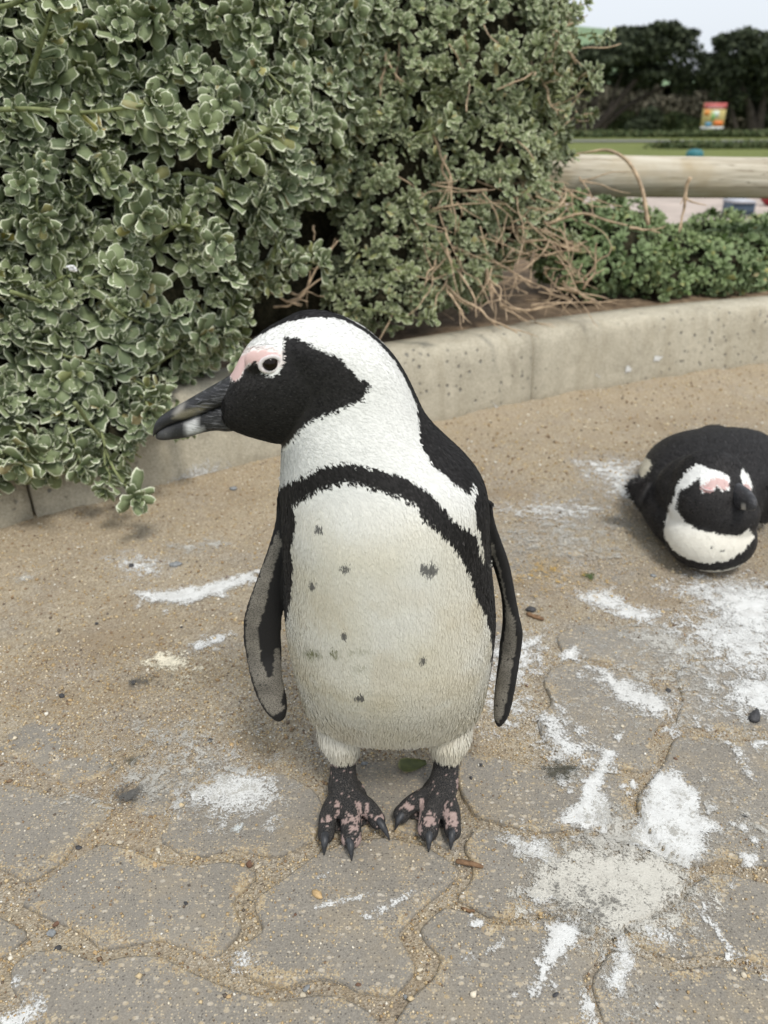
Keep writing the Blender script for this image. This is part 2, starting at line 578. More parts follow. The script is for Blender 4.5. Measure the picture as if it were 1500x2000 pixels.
# ---- surveyed pavers (photograph pixels projected on the paving plane)
PAVERS_PX = [
    [(33,1758),(135,1682),(200,1645),(250,1655),(310,1680),(370,1690),(430,1682),(470,1685),(505,1705),(470,1742),(455,1762),(470,1790),(470,1815),(420,1872),(350,1845),(320,1832),(280,1835),(230,1848),(200,1850),(150,1815),(95,1790)],
    [(440,1880),(478,1845),(518,1812),(500,1778),(497,1755),(560,1710),(612,1668),(680,1640),(760,1632),(830,1650),(880,1680),(902,1705),(860,1745),(800,1793),(775,1820),(790,1850),(815,1885),(800,1915),(768,1945),(700,1935),(670,1915),(630,1905),(595,1912),(560,1925),(530,1920),(490,1905)],
    [(18,1890),(60,1858),(120,1850),(160,1865),(200,1877),(260,1862),(310,1862),(370,1895),(480,1935),(545,1955),(620,1938),(660,1940),(725,1972),(745,2000),(700,2060),(640,2080),(560,2110),(450,2090),(380,2060),(300,2075),(240,2085),(120,2040),(40,2000),(45,1960),(20,1925)],
    [(821,1815),(845,1790),(872,1770),(917,1780),(954,1801),(987,1806),(1024,1798),(1065,1789),(1110,1805),(1150,1825),(1180,1845),(1160,1880),(1135,1905),(1150,1940),(1165,1975),(1130,2030),(1060,2040),(960,2060),(850,2050),(760,2010),(800,1950),(850,1905),(862,1868),(832,1840)],
    [(-140,1740),(-60,1770),(0,1785),(62,1822),(0,1868),(-60,1900),(-150,1890),(-260,1850)],
    [(905,1650),(930,1612),(980,1622),(1070,1642),(1130,1627),(1200,1640),(1260,1655),(1330,1690),(1350,1712),(1330,1750),(1290,1775),(1250,1800),(1180,1822),(1140,1808),(1075,1778),(1030,1785),(990,1793),(955,1787),(918,1767),(890,1755),(925,1715),(925,1685)],
    [(905,1465),(980,1480),(1060,1502),(1120,1500),(1190,1508),(1242,1522),(1225,1558),(1245,1592),(1190,1620),(1130,1610),(1070,1622),(1000,1610),(930,1590),(905,1560),(890,1515)],
    [(1075,1305),(1110,1292),(1160,1300),(1220,1312),(1262,1335),(1318,1365),(1300,1400),(1280,1420),(1270,1450),(1290,1480),(1262,1506),(1190,1495),(1130,1490),(1100,1478),(1060,1440),(1048,1402),(1080,1370),(1060,1330)],
    [(1275,1515),(1300,1480),(1315,1440),(1360,1436),(1420,1450),(1500,1442),(1580,1460),(1640,1520),(1600,1570),(1620,1640),(1570,1690),(1500,1690),(1420,1675),(1352,1688),(1290,1655),(1255,1600),(1240,1560)],
    [(1190,1832),(1250,1805),(1300,1780),(1345,1750),(1360,1716),(1410,1702),(1500,1720),(1580,1730),(1640,1780),(1600,1830),(1560,1900),(1500,1888),(1453,1868),(1385,1860),(1313,1868),(1245,1842)],
    [(1150,1912),(1195,1850),(1245,1862),(1313,1890),(1385,1880),(1453,1890),(1520,1912),(1570,1940),(1540,2000),(1480,2060),(1330,2060),(1200,2030),(1175,1985)],
    [(1335,1362),(1320,1310),(1360,1290),(1440,1300),(1500,1295),(1560,1330),(1545,1380),(1560,1420),(1500,1420),(1420,1425),(1365,1415),(1318,1418),(1325,1390)],
    [(-60,1560),(0,1530),(55,1532),(100,1553),(170,1552),(225,1572),(205,1600),(150,1645),(120,1680),(70,1712),(42,1716),(20,1700),(-40,1680),(-110,1640)],
    [(-80,1420),(-20,1400),(60,1405),(130,1412),(190,1440),(240,1470),(215,1500),(190,1520),(130,1532),(85,1510),(40,1480),(-20,1468),(-90,1460)],
    [(310,1637),(330,1600),(345,1560),(400,1520),(470,1500),(560,1510),(620,1545),(640,1590),(610,1640),(585,1652),(543,1672),(500,1665),(445,1655),(400,1668),(355,1667)],
    [(250,1555),(290,1500),(330,1470),(400,1465),(440,1490),(385,1522),(340,1548),(320,1590),(270,1590)],
    [(660,1580),(640,1530),(690,1490),(780,1480),(850,1490),(880,1540),(890,1590),(905,1620),(885,1660),(830,1632),(760,1615),(690,1622)],
    [(1100,1276),(1085,1240),(1130,1215),(1210,1225),(1290,1220),(1330,1250),(1318,1300),(1262,1318),(1215,1298),(1155,1285)],
]
TRACED = [[tuple(ground(*q)[:2]) for q in P] for P in PAVERS_PX]

def zig_paver(cx, cy, ang):
    l, w = 0.198, 0.096
    pts = []
    xs = np.linspace(-l / 2, l / 2, 9)
    zig = lambda x: 0.009 * math.cos(x / l * 4 * math.pi + math.pi)
    zag = lambda y: 0.007 * math.cos(y / w * 2 * math.pi)
    for x in xs: pts.append((x, -w / 2 + zig(x)))
    for y in np.linspace(-w / 2, w / 2, 5)[1:-1]: pts.append((l / 2 + zag(y) - zag(w / 2), y + zig(l / 2)))
    for x in xs[::-1]: pts.append((x, w / 2 + zig(x)))
    for y in np.linspace(w / 2, -w / 2, 5)[1:-1]: pts.append((-l / 2 + zag(y) - zag(w / 2), y + zig(l / 2)))
    ca, sa = math.cos(ang), math.sin(ang)
    return [(cx + x * ca - y * sa, cy + x * sa + y * ca) for x, y in pts]

LATT = []
ang = R(-14)
for r in range(-14, 22):
    for k in range(-9, 12):
        u = (k + 0.5 * (r % 2)) * 0.208
        v = r * 0.106
        cx = -0.10 + u * math.cos(ang) - v * math.sin(ang)
        cy = 0.55 + u * math.sin(ang) + v * math.cos(ang)
        if not (-0.75 < cx < 1.15 and 0.22 < cy < 1.25): continue
        P = zig_paver(cx, cy, ang + R(random.uniform(-2, 2)))
        PX = np.array(P)
        bad = False
        for Tq in TRACED:
            tq = np.array(Tq)
            if np.hypot(tq[:, 0].mean() - cx, tq[:, 1].mean() - cy) > 0.3: continue
            E_ = np.concatenate([PX * (1 - u) + np.roll(PX, -1, 0) * u for u in (0, .33, .66)])
            if (polydist(E_[:, 0], E_[:, 1], Tq) > -0.004).any() or inpoly(tq[:, 0], tq[:, 1], P).any():
                bad = True; break
        if not bad: LATT.append(P)

from mathutils.geometry import delaunay_2d_cdt
paving = empty('paving', (0, 0.6, 0), kind='structure')
ALLP = []
def make_paver(P, z):
    P = np.array(P, float)
    area = 0.5 * np.sum(P[:, 0] * np.roll(P[:, 1], -1) - np.roll(P[:, 0], -1) * P[:, 1])
    if area < 0: P = P[::-1]
    # round the outline
    Q = []
    n = len(P)
    for i in range(n):
        a, b = P[i], P[(i + 1) % n]
        Q += [a * 0.83 + b * 0.17, a * 0.17 + b * 0.83]
    Q = np.array(Q)
    Q += 0.0012 * np.column_stack([vnoise(Q, 60, 3), vnoise(Q, 60, 4)])
    t_ = np.roll(Q, -1, 0) - np.roll(Q, 1, 0)
    nrm = np.column_stack([-t_[:, 1], t_[:, 0]])
    nrm /= np.linalg.norm(nrm, axis=1)[:, None] + 1e-9      # inward
    m = len(Q)
    rings = [(Q, -0.04), (Q, z - 0.0032), (Q + nrm * 0.0010, z - 0.0008), (Q + nrm * 0.0026, z)]
    V = []
    for q, zz in rings:
        V += [(x, y, zz) for x, y in q]
    F = []
    for k in range(3):
        for i in range(m):
            j = (i + 1) % m
            F.append((k * m + i, k * m + j, (k + 1) * m + j, (k + 1) * m + i))
    top = rings[3][0]
    gx, gy = np.meshgrid(np.arange(top[:, 0].min(), top[:, 0].max(), 0.016), np.arange(top[:, 1].min(), top[:, 1].max(), 0.016))
    gp = np.column_stack([gx.ravel(), gy.ravel()]) + rng.uniform(-0.003, 0.003, (gx.size, 2))
    gd = polydist(gp[:, 0], gp[:, 1], top)
    gp = gp[gd > 0.007]
    pts = [Vector(p_) for p_ in top] + [Vector(p_) for p_ in gp]
    res = delaunay_2d_cdt(pts, [], [list(range(m))], 1, 1e-6)
    tv = np.array([(v.x, v.y) for v in res[0]])
    td = np.clip(polydist(tv[:, 0], tv[:, 1], top), 0, None)
    base_n = 3 * m                                        # the top face reuses nothing of ring 3: its own vertices sit on it
    tz = z + 0.0005 * vnoise(tv, 40, 6) * np.clip(td / 0.01, 0, 1)
    n0 = len(V)
    V += [(x, y, zz) for (x, y), zz in zip(tv, tz)]
    F += [tuple(n0 + i for i in f_) for f_ in res[2]]
    me = bpy.data.meshes.new('paver')
    me.from_pydata(V, [], F)
    me.polygons.foreach_set('use_smooth', np.ones(len(me.polygons), bool))
    me.update()
    add_float(me, 'edge', np.concatenate([np.ones(4 * m), np.clip(1 - td / 0.016, 0, 1)]))
    link('paver', me, paving, M['paver'])
    ALLP.append((Q, z))
for P in TRACED: make_paver(P, random.uniform(-0.0006, 0.0008))
for P in LATT: make_paver(P, random.uniform(-0.0012, 0.0008))

# ---- kerb line (face at ground level)
KB = spline([(-1.75,0.15),(-1.28,0.55),(-0.95,0.835),(-0.60,1.120),(-0.214,1.405),(0.148,1.622),(0.357,1.750),(0.70,1.925),(1.051,2.060),(1.60,2.235),(2.4,2.44)], 400)
KS = np.concatenate([[0], np.cumsum(np.hypot(*np.diff(KB, axis=0).T))])
KT = np.gradient(KB, axis=0); KT /= np.linalg.norm(KT, axis=1)[:, None]
KN = np.column_stack([-KT[:, 1], KT[:, 0]])          # away from the camera (back of kerb)

def kerb_dist(x, y):
    """distance in front of the kerb face (positive = path side)"""
    x = np.atleast_1d(np.asarray(x, float)); y = np.atleast_1d(np.asarray(y, float))
    out = np.empty(len(x))
    sub = slice(None, None, 4)
    B, N_ = KB[sub], KN[sub]
    for s in range(0, len(x), 20000):
        d = (x[s:s+20000, None] - B[:, 0]) ** 2 + (y[s:s+20000, None] - B[:, 1]) ** 2
        i = d.argmin(1)
        out[s:s+20000] = -((x[s:s+20000] - B[i, 0]) * N_[i, 0] + (y[s:s+20000] - B[i, 1]) * N_[i, 1])
    return out

def sand_h(x, y):
    p = np.column_stack([x, y])
    left = sstep(0.42, 0.80, y) * 0.95
    right = sstep(0.58, 1.22, y) * 0.98
    w = sstep(-0.10, 0.20, x)
    cov = left * (1 - w) + right * w
    h = -0.0050 + 0.0090 * cov + 0.0030 * fbm(p, 13, 5, 3) + 0.0016 * fbm(p, 55, 9, 3)
    h += 0.0015 * fbm(p, 160, 12, 2) * (0.3 + cov)
    d = kerb_dist(x, y)
    h += 0.005 * np.exp(-np.clip(d, 0, None) / 0.06) * (1 + fbm(p, 14, 30, 2)) + 0.003 * sstep(0.5, 0.0, d) * (1 + fbm(p, 9, 31, 3))
    return h

# ---- sand sheet, finer near the camera
ys = np.concatenate([np.arange(0.15, 0.75, 0.0045), np.arange(0.75, 1.3, 0.007), np.arange(1.3, 2.6, 0.014)])
xs = np.concatenate([np.arange(-2.2, -0.8, 0.05), np.arange(-0.8, 1.0, 0.008), np.arange(1.0, 3.2, 0.02)])
GX, GY = np.meshgrid(xs, ys)
sh = sand_h(GX.ravel(), GY.ravel())
V = np.column_stack([GX.ravel(), GY.ravel(), sh])
i = np.arange(GX.size).reshape(GX.shape)
F = np.stack([i[:-1, :-1], i[:-1, 1:], i[1:, 1:], i[1:, :-1]], -1).reshape(-1, 4)
kd = kerb_dist(GX.ravel(), GY.ravel())
F = F[(kd[F] > -0.06).all(1)]
used = np.unique(F); remap = np.full(len(V), -1); remap[used] = np.arange(len(used))
sand = mesh_obj('sand', V[used], remap[F], M['sand'], kind='structure')
add_float(sand.data, 'dry', np.clip(sstep(0.55, 0.05, kd[used]) + 0.35 * fbm(V[used][:, :2], 8, 61, 3), 0, 1))

PB = [(q[:, 0].min(), q[:, 0].max(), q[:, 1].min(), q[:, 1].max()) for q, z in ALLP]
def paver_z(x, y):
    out = np.full(len(x), -0.02)
    for (q, z), (a, b, c_, d_) in zip(ALLP, PB):
        k = np.where((x > a) & (x < b) & (y > c_) & (y < d_))[0]
        if len(k):
            m = inpoly(x[k], y[k], q)
            out[k[m]] = np.maximum(out[k[m]], z)
    return out
def ground_z(x, y):
    x = np.asarray(x, float); y = np.asarray(y, float)
    return np.maximum(sand_h(x, y), paver_z(x, y))

# ---- loose grains, as real geometry
OCT = np.array([(1,0,0),(-1,0,0),(0,1,0),(0,-1,0),(0,0,1),(0,0,-1)], float)
OCF = np.array([(0,2,4),(2,1,4),(1,3,4),(3,0,4),(2,0,5),(1,2,5),(3,1,5),(0,3,5)])
def grains(N, x0, x1, y0, y1, rmin, rmax, onpaver, seed, mat='grain', power=2.2):
    r = np.random.default_rng(seed)
    x = r.uniform(x0, x1, N); y = y0 + (y1 - y0) * r.uniform(0, 1, N)
    k = kerb_dist(x, y) > 0.0
    x, y = x[k], y[k]
    s = sand_h(x, y); pz = paver_z(x, y)
    clump = fbm(np.column_stack([x, y]), 14, 77, 3)
    keep = (s > pz - 0.0005) | (r.uniform(0, 1, len(x)) < onpaver * (0.6 + 1.2 * np.clip(clump, -0.5, 1)))
    x, y = x[keep], y[keep]; z = np.maximum(s, pz)[keep]
    n = len(x)
    rad = rmin + (rmax - rmin) * r.uniform(0, 1, n) ** power
    A = r.normal(size=(n, 3, 3))
    Qm, _ = np.linalg.qr(A)
    sc = r.uniform(0.6, 1.2, (n, 1, 3))
    Vv = np.einsum('nij,nkj->nki', Qm, OCT[None] * sc) * rad[:, None, None]
    Vv[:, :, 2] *= 0.8
    Vv += np.stack([x, y, z + rad * 0.35], -1)[:, None, :]
    Ff = (OCF[None] + 6 * np.arange(n)[:, None, None]).reshape(-1, 3)
    return Vv.reshape(-1, 3), Ff
a1, f1 = grains(62000, -0.50, 0.52, 0.27, 0.80, 0.0005, 0.0018, 0.16, 1)
a2, f2 = grains(22000, -0.75, 0.95, 0.80, 1.50, 0.0007, 0.0024, 0.35, 2)
a3, f3 = grains(2600, -0.60, 0.85, 0.28, 1.4, 0.0018, 0.0036, 0.12, 3, power=3)
a4, f4 = grains(7000, -0.2, 1.4, 1.3, 2.1, 0.0012, 0.004, 1.0, 4)
VV = np.concatenate([a1, a2, a3, a4])
FF = np.concatenate([f1, f2 + len(a1), f3 + len(a1) + len(a2), f4 + len(a1) + len(a2) + len(a3)])
mesh_obj('gravel', VV, FF, M['grain'], kind='stuff', label='loose golden sand grains and grit in the paving joints', category=None) if False else link('gravel', np_mesh('gravel', VV, FF), None, M['grain'], 'loose golden sand grains and grit lying over the paving', 'gravel', None, 'stuff')

# ---- pebbles one can pick out
ICO_T = (1 + 5 ** 0.5) / 2
ICO = np.array([(-1,ICO_T,0),(1,ICO_T,0),(-1,-ICO_T,0),(1,-ICO_T,0),(0,-1,ICO_T),(0,1,ICO_T),(0,-1,-ICO_T),(0,1,-ICO_T),(ICO_T,0,-1),(ICO_T,0,1),(-ICO_T,0,-1),(-ICO_T,0,1)], float)
ICO /= np.linalg.norm(ICO[0])
ICF = np.array([(0,11,5),(0,5,1),(0,1,7),(0,7,10),(0,10,11),(1,5,9),(5,11,4),(11,10,2),(10,7,6),(7,1,8),(3,9,4),(3,4,2),(3,2,6),(3,6,8),(3,8,9),(4,9,5),(2,4,11),(6,2,10),(8,6,7),(9,8,1)])
def ico2():
    V = [tuple(v) for v in ICO]; cache = {}; F = []
    def mid(a, b):
        k = (min(a, b), max(a, b))
        if k not in cache:
            m = (np.array(V[a]) + np.array(V[b])); m /= np.linalg.norm(m)
            V.append(tuple(m)); cache[k] = len(V) - 1
        return cache[k]
    for a, b, c_ in ICF:
        ab, bc, ca = mid(a, b), mid(b, c_), mid(c_, a)
        F += [(a, ab, ca), (b, bc, ab), (c_, ca, bc), (ab, bc, ca)]
    return np.array(V), np.array(F)
I2V, I2F = ico2()
PEB = {'dark': plain('dark_stone', (0.055, 0.055, 0.058), 0.7, vary=0.4, scale=300),
       'pale': plain('pale_stone', (0.55, 0.49, 0.38), 0.7, vary=0.25, scale=300),
       'tan': plain('tan_stone', (0.47, 0.33, 0.17), 0.7, vary=0.25, scale=300),
       'brown': plain('brown_stone', (0.15, 0.085, 0.055), 0.7, vary=0.3, scale=300),
       'grey': plain('grey_stone', (0.22, 0.23, 0.235), 0.7, vary=0.3, scale=300)}
PEBBLES = [  # photo px, width px, colour, where
    (258,1112,13,'dark'),(345,1113,22,'grey'),(122,1362,16,'dark'),(138,1370,11,'tan'),(262,1339,17,'dark'),(152,1650,12,'dark'),
    (215,1490,9,'brown'),(232,1640,14,'pale'),(110,1799,14,'brown'),(111,1846,14,'dark'),(184,1853,11,'tan'),(303,1690,13,'tan'),
    (100,1818,20,'grey'),(308,1655,12,'pale'),(363,1765,9,'dark'),(620,1750,26,'tan'),(577,1788,8,'brown'),(598,1923,15,'grey'),
    (591,1935,15,'pale'),(818,1904,14,'pale'),(792,1940,12,'grey'),(820,1888,12,'pale'),(939,1495,10,'dark'),(920,1520,10,'dark'),
    (1306,1345,16,'dark'),(1085,1945,14,'dark'),(1319,1484,10,'brown'),(1455,1595,12,'dark'),(1473,1403,34,'dark'),(1452,1905,14,'pale'),
    (711,1492,15,'grey'),(411,1447,12,'dark'),(453,1456,16,'tan'),(486,1681,16,'brown'),(474,1690,10,'tan'),(503,1685,12,'pale'),
    (1150,1205,9,'grey'),(1275,1127,14,'grey'),(1036,1191,22,'dark'),(1030,1335,10,'brown'),(455,960,22,'grey'),(447,1948,11,'tan'),
    (1157,1718,9,'tan'),(355,1230,8,'dark'),(190,1225,9,'dark'),(1215,1420,10,'pale'),(700,1925,10,'brown'),(1000,1725,9,'pale')]
def pebble(px, py, w, c, k):
    g = ground(px, py)
    zz = float(ground_z(g[0:1], g[1:2])[0])
    dist = np.linalg.norm(g - np.array([0, 0, CAM_H]))
    r = 0.5 * w * dist / 1500 * 0.85
    rr = np.random.default_rng(500 + k)
    V = I2V * rr.uniform(0.7, 1.2, 3) * np.array([1.1, 0.75, 0.5])
    V = V * (1 + 0.30 * vnoise(V + k, 1.9, k)[:, None])
    V = V * r
    nm = {'dark': 'dark grey', 'pale': 'cream', 'tan': 'tan', 'brown': 'dark brown', 'grey': 'grey'}[c]
    size = 'large' if w >= 20 else 'small'
    if px < 560: where = 'on the sand below the overhanging shrub' if py < 1200 else ('on the dusty paving between the kerb and the flat guano patch' if py < 1600 else 'around the sandy joints of the foreground pavers')
    elif px < 900: where = 'on the paving just in front of the standing penguin'
    elif py < 1300: where = 'on the sand between the two penguins'
    elif px < 1050: where = 'beside the standing penguin, towards the guano splash'
    else: where = 'on the guano-splashed paving in front of the resting penguin'
    o = mesh_obj('pebble', V, I2F, PEB[c], label='%s %s pebble %s' % (size, nm, where), cat='pebble', group='%s pebbles %s' % (nm, where))
    o.location = (g[0], g[1], zz + r * 0.36)
    o.rotation_euler = (0, 0, rr.uniform(0, 6))
for k, q in enumerate(PEBBLES): pebble(*q, k)

# ---- guano: thin crusts lying on paving, sand and kerb
def guano(poly_px, soft=0.012, dens=1.0, tint=(0.80, 0.81, 0.80), z0=0.0012, step=0.0033, seed=0, spat=True):
    poly = [tuple(ground(*q)[:2]) for q in poly_px]
    q = np.array(poly)
    mg = max(soft, 0.03 if dens > 0.8 else soft)
    x0, x1 = q[:, 0].min() - mg, q[:, 0].max() + mg
    y0, y1 = q[:, 1].min() - mg, q[:, 1].max() + mg
    step = max(step, 0.0033 * (q[:, 1].mean() / 0.6))
    xs = np.arange(x0, x1 + step, step); ys = np.arange(y0, y1 + step, step)
    X, Y = np.meshgrid(xs, ys)
    x, y = X.ravel(), Y.ravel()
    wob = 0.006 * fbm(np.column_stack([x, y]), 45, seed, 3)
    d = polydist(x + wob, y + wob, poly)
    rs = np.random.default_rng(seed + 1)
    ctr = q.mean(0)
    ext = np.ptp(q, axis=0).max()
    for k in range(int(16 * min(1, ext / 0.10)) if dens > 0.8 and spat else 0):     # spatter flung round the splash
        e = q[rs.integers(len(q))]
        o = e - ctr
        c_ = e + o / (np.linalg.norm(o) + 1e-6) * rs.uniform(0, 0.022) + rs.normal(0, 0.007, 2)
        rr = rs.uniform(0.0008, 0.0028) * (1 if rs.uniform() < 0.8 else 1.7) * min(1, ext / 0.05)
        d = np.maximum(d, (rr - np.hypot((x - c_[0]) * 1.0, (y - c_[1]) * rs.uniform(0.6, 1.2))) * 2)
    cover = np.clip(0.5 + d / soft * 0.5, 0, 1) * dens
    z = ground_z(x, y) + z0 + 0.0006 * fbm(np.column_stack([x, y]), 200, seed + 5, 2)
    i = np.arange(x.size).reshape(X.shape)
    F = np.stack([i[:-1, :-1], i[:-1, 1:], i[1:, 1:], i[1:, :-1]], -1).reshape(-1, 4)
    F = F[(cover[F] > 0.02).any(1)]
    if not len(F): return
    u = np.unique(F); rm = np.full(x.size, -1); rm[u] = np.arange(len(u))
    me = np_mesh('guano_splash', np.column_stack([x, y, z])[u], rm[F])
    add_float(me, 'cover', cover[u])
    add_color(me, 'tint', np.tile(np.array(tint), (len(u), 1)))
    link('guano_splash', me, paving, M['guano'])
WH = (0.71, 0.715, 0.70); DW = (0.52, 0.505, 0.46)
GU = [
    ([(1080,1290),(1250,1230),(1500,1190),(1530,1440),(1330,1420),(1180,1400)], 0.10, 0.50, DW),
    ([(960,1010),(1150,960),(1240,1000),(1230,1100),(1040,1120)], 0.10, 0.44, DW),
    ([(1000,1640),(1200,1600),(1380,1640),(1340,1800),(1150,1830)], 0.05, 0.48, DW),
    ([(230,1420),(420,1400),(560,1480),(480,1600),(280,1580)], 0.06, 0.44, DW),
    ([(1185,1462),(1208,1468),(1196,1484),(1186,1500),(1178,1520),(1170,1545),(1185,1570),(1197,1600),(1184,1628),(1140,1618),(1100,1612),(1092,1600),(1125,1575),(1140,1550),(1135,1532),(1160,1510),(1173,1488)], 0.006, 1.15, WH),
    ([(1275,1510),(1310,1505),(1335,1530),(1362,1560),(1368,1590),(1408,1622),(1372,1635),(1372,1668),(1340,1698),(1290,1672),(1240,1655),(1230,1630),(1250,1580),(1262,1548)], 0.008, 1.12, WH),
    ([(1185,1570),(1250,1600),(1260,1680),(1180,1690),(1130,1640)], 0.02, 0.75, DW),
    ([(1018,1740),(1050,1700),(1110,1670),(1180,1665),(1260,1670),(1330,1690),(1342,1740),(1300,1780),(1290,1810),(1245,1842),(1190,1825),(1120,1795),(1080,1768),(1040,1778),(1016,1760)], 0.014, 0.88, (0.60, 0.58, 0.52)),
    ([(1180,1690),(1330,1700),(1340,1740),(1290,1800),(1240,1830),(1200,1800)], 0.03, 0.9, (0.70, 0.68, 0.62)),
    ([(975,1645),(1010,1634),(1055,1640),(1090,1665),(1112,1695),(1060,1682),(1020,1665)], 0.012, 1.0, WH),
    ([(1016,1745),(1060,1715),(1095,1735),(1080,1765),(1040,1778)], 0.01, 1.0, WH),
    ([(1075,1805),(1120,1810),(1132,1840),(1100,1870),(1072,1905),(1052,1940),(1030,1955),(1034,1938),(1060,1895),(1066,1850)], 0.006, 1.05, WH),
    ([(1120,1800),(1180,1812),(1172,1850),(1140,1840)], 0.01, 0.8, DW),
    ([(1195,1800),(1228,1832),(1242,1868),(1226,1910),(1216,1950),(1196,1932),(1184,1910),(1206,1880),(1204,1850)], 0.007, 1.0, WH),
    ([(1210,1900),(1250,1930),(1270,1990),(1220,1980)], 0.02, 0.62, DW),
    ([(1240,1815),(1300,1815),(1330,1845),(1332,1870),(1316,1850),(1270,1838)], 0.008, 0.75, WH),
    ([(1340,1758),(1387,1798),(1422,1828),(1442,1858),(1428,1850),(1393,1820),(1350,1775)], 0.004, 0.95, WH),
    ([(1140,1940),(1165,1945),(1165,1995),(1135,1998)], 0.008, 0.85, WH),
    ([(910,1813),(945,1795),(950,1800),(925,1818)], 0.003, 1.0, WH), ([(955,1855),(980,1838),(984,1844),(962,1863)], 0.003, 1.0, WH),
    ([(895,1872),(930,1862),(935,1868),(900,1878)], 0.004, 0.7, WH),
    ([(620,1773),(680,1755),(722,1745),(725,1750),(690,1763),(640,1780)], 0.0035, 0.8, WH),
    ([(708,1790),(760,1765),(808,1748),(810,1753),(770,1772),(720,1792)], 0.0035, 0.8, WH),
    ([(620,1715),(640,1712),(636,1720),(618,1722)], 0.003, 0.9, WH),
    ([(445,1628),(470,1612),(474,1616),(452,1634)], 0.003, 0.8, (0.62, 0.66, 0.66)),
    ([(362,1560),(400,1530),(450,1505),(520,1515),(532,1550),(512,1582),(440,1592),(390,1578)], 0.020, 0.98, WH),
    ([(230,1500),(300,1480),(340,1490),(345,1540),(290,1560),(240,1545)], 0.03, 0.62, DW),
    ([(110,1560),(190,1545),(230,1560),(215,1580),(140,1578)], 0.02, 0.6, DW),
    ([(20,1975),(60,1955),(72,1985),(30,2010),(0,2010),(0,1990)], 0.008, 0.95, WH),
    ([(30,1910),(45,1905),(42,1925),(30,1922)], 0.004, 0.8, WH),
    ([(440,1882),(470,1870),(505,1880),(480,1895)], 0.008, 0.72, WH),
    ([(270,1165),(330,1160),(400,1150),(500,1122),(505,1138),(430,1165),(360,1186),(290,1181)], 0.012, 0.98, WH),
    ([(215,1100),(260,1090),(330,1105),(310,1130),(260,1135)], 0.03, 0.72, WH),
    ([(330,1075),(430,1060),(450,1068),(360,1090)], 0.02, 0.68, DW), ([(380,1270),(415,1252),(455,1240),(460,1246),(420,1268),(390,1278)], 0.010, 0.85, WH),
    ([(280,1300),(310,1285),(345,1290),(370,1305),(345,1318),(310,1312)], 0.016, 0.9, (0.80, 0.74, 0.58)),
    ([(35,1130),(65,1126),(72,1134),(42,1140)], 0.015, 0.8, DW),
    ([(250,1430),(340,1415),(380,1440),(340,1480),(270,1465)], 0.035, 0.55, DW),
    ([(960,1250),(1052,1238),(1055,1300),(1010,1330),(1005,1420),(970,1420),(950,1350)], 0.03, 0.80, WH),
    ([(1040,1390),(1085,1400),(1115,1440),(1155,1490),(1090,1500),(1060,1450)], 0.025, 0.85, WH),
    ([(1060,1500),(1150,1490),(1170,1500),(1130,1530),(1075,1525)], 0.02, 0.7, DW),
    ([(1130,1155),(1180,1152),(1225,1180),(1300,1200),(1260,1220),(1180,1192),(1130,1172)], 0.016, 0.88, WH),
    ([(1310,1150),(1370,1140),(1440,1132),(1530,1145),(1540,1330),(1450,1320),(1400,1290),(1330,1230),(1390,1190)], 0.05, 0.86, WH),
    ([(1390,1160),(1530,1150),(1530,1250),(1420,1235)], 0.04, 1.0, WH),
    ([(1250,1205),(1330,1225),(1420,1260),(1400,1300),(1330,1310),(1240,1270),(1190,1240)], 0.04, 0.70, DW),
    ([(1145,1298),(1222,1330),(1310,1368),(1318,1390),(1285,1402),(1200,1370),(1165,1330)], 0.014, 0.88, (0.68, 0.68, 0.66)),
    ([(1405,1340),(1480,1325),(1530,1350),(1530,1400),(1460,1392)], 0.025, 0.95, WH),
    ([(1100,1275),(1125,1265),(1130,1282),(1105,1285)], 0.006, 1.0, WH),
    ([(1320,1240),(1345,1290),(1332,1320),(1320,1290)], 0.012, 0.8, WH),
    ([(1340,1350),(1420,1388),(1432,1400),(1400,1392)], 0.008, 0.75, WH), ([(1345,1390),(1395,1418),(1390,1425),(1350,1402)], 0.008, 0.7, WH),
    ([(1410,1445),(1450,1475),(1478,1530),(1470,1532),(1440,1490)], 0.006, 0.7, WH),
    ([(1460,1450),(1510,1443),(1510,1452),(1470,1458)], 0.006, 0.9, WH), ([(1300,1425),(1330,1420),(1325,1440),(1305,1436)], 0.008, 0.8, WH),
    ([(1200,1440),(1215,1437),(1213,1447),(1202,1448)], 0.003, 1.0, WH),
    ([(1450,1668),(1482,1676),(1480,1686),(1455,1680)], 0.005, 0.95, WH), ([(1470,1615),(1510,1605),(1510,1635),(1480,1640)], 0.02, 0.75, DW),
    ([(1140,912),(1200,903),(1245,910),(1255,940),(1245,990),(1190,962),(1165,935)], 0.05, 0.82, WH),
    ([(960,1002),(1080,985),(1180,1000),(1120,1022),(1010,1010)], 0.04, 0.72, WH),
    ([(980,1060),(1100,1040),(1230,1090),(1150,1110),(1020,1080)], 0.06, 0.60, DW),
    ([(1060,1150),(1110,1100),(1135,1110),(1110,1130)], 0.02, 0.6, WH), ([(1100,1090),(1140,1100),(1120,1120)], 0.03, 0.6, WH),
    ([(990,1055),(1010,1050),(1080,1130),(1000,1115)], 0.05, 0.6, DW),
    ([(1290,1560),(1420,1560),(1480,1600),(1420,1610)], 0.05, 0.45, DW),
]
for k, (P, s, d, c) in enumerate(GU): guano(P, s, d, c, seed=k * 11, z0=0.0012 + 0.0005 * (k % 4))
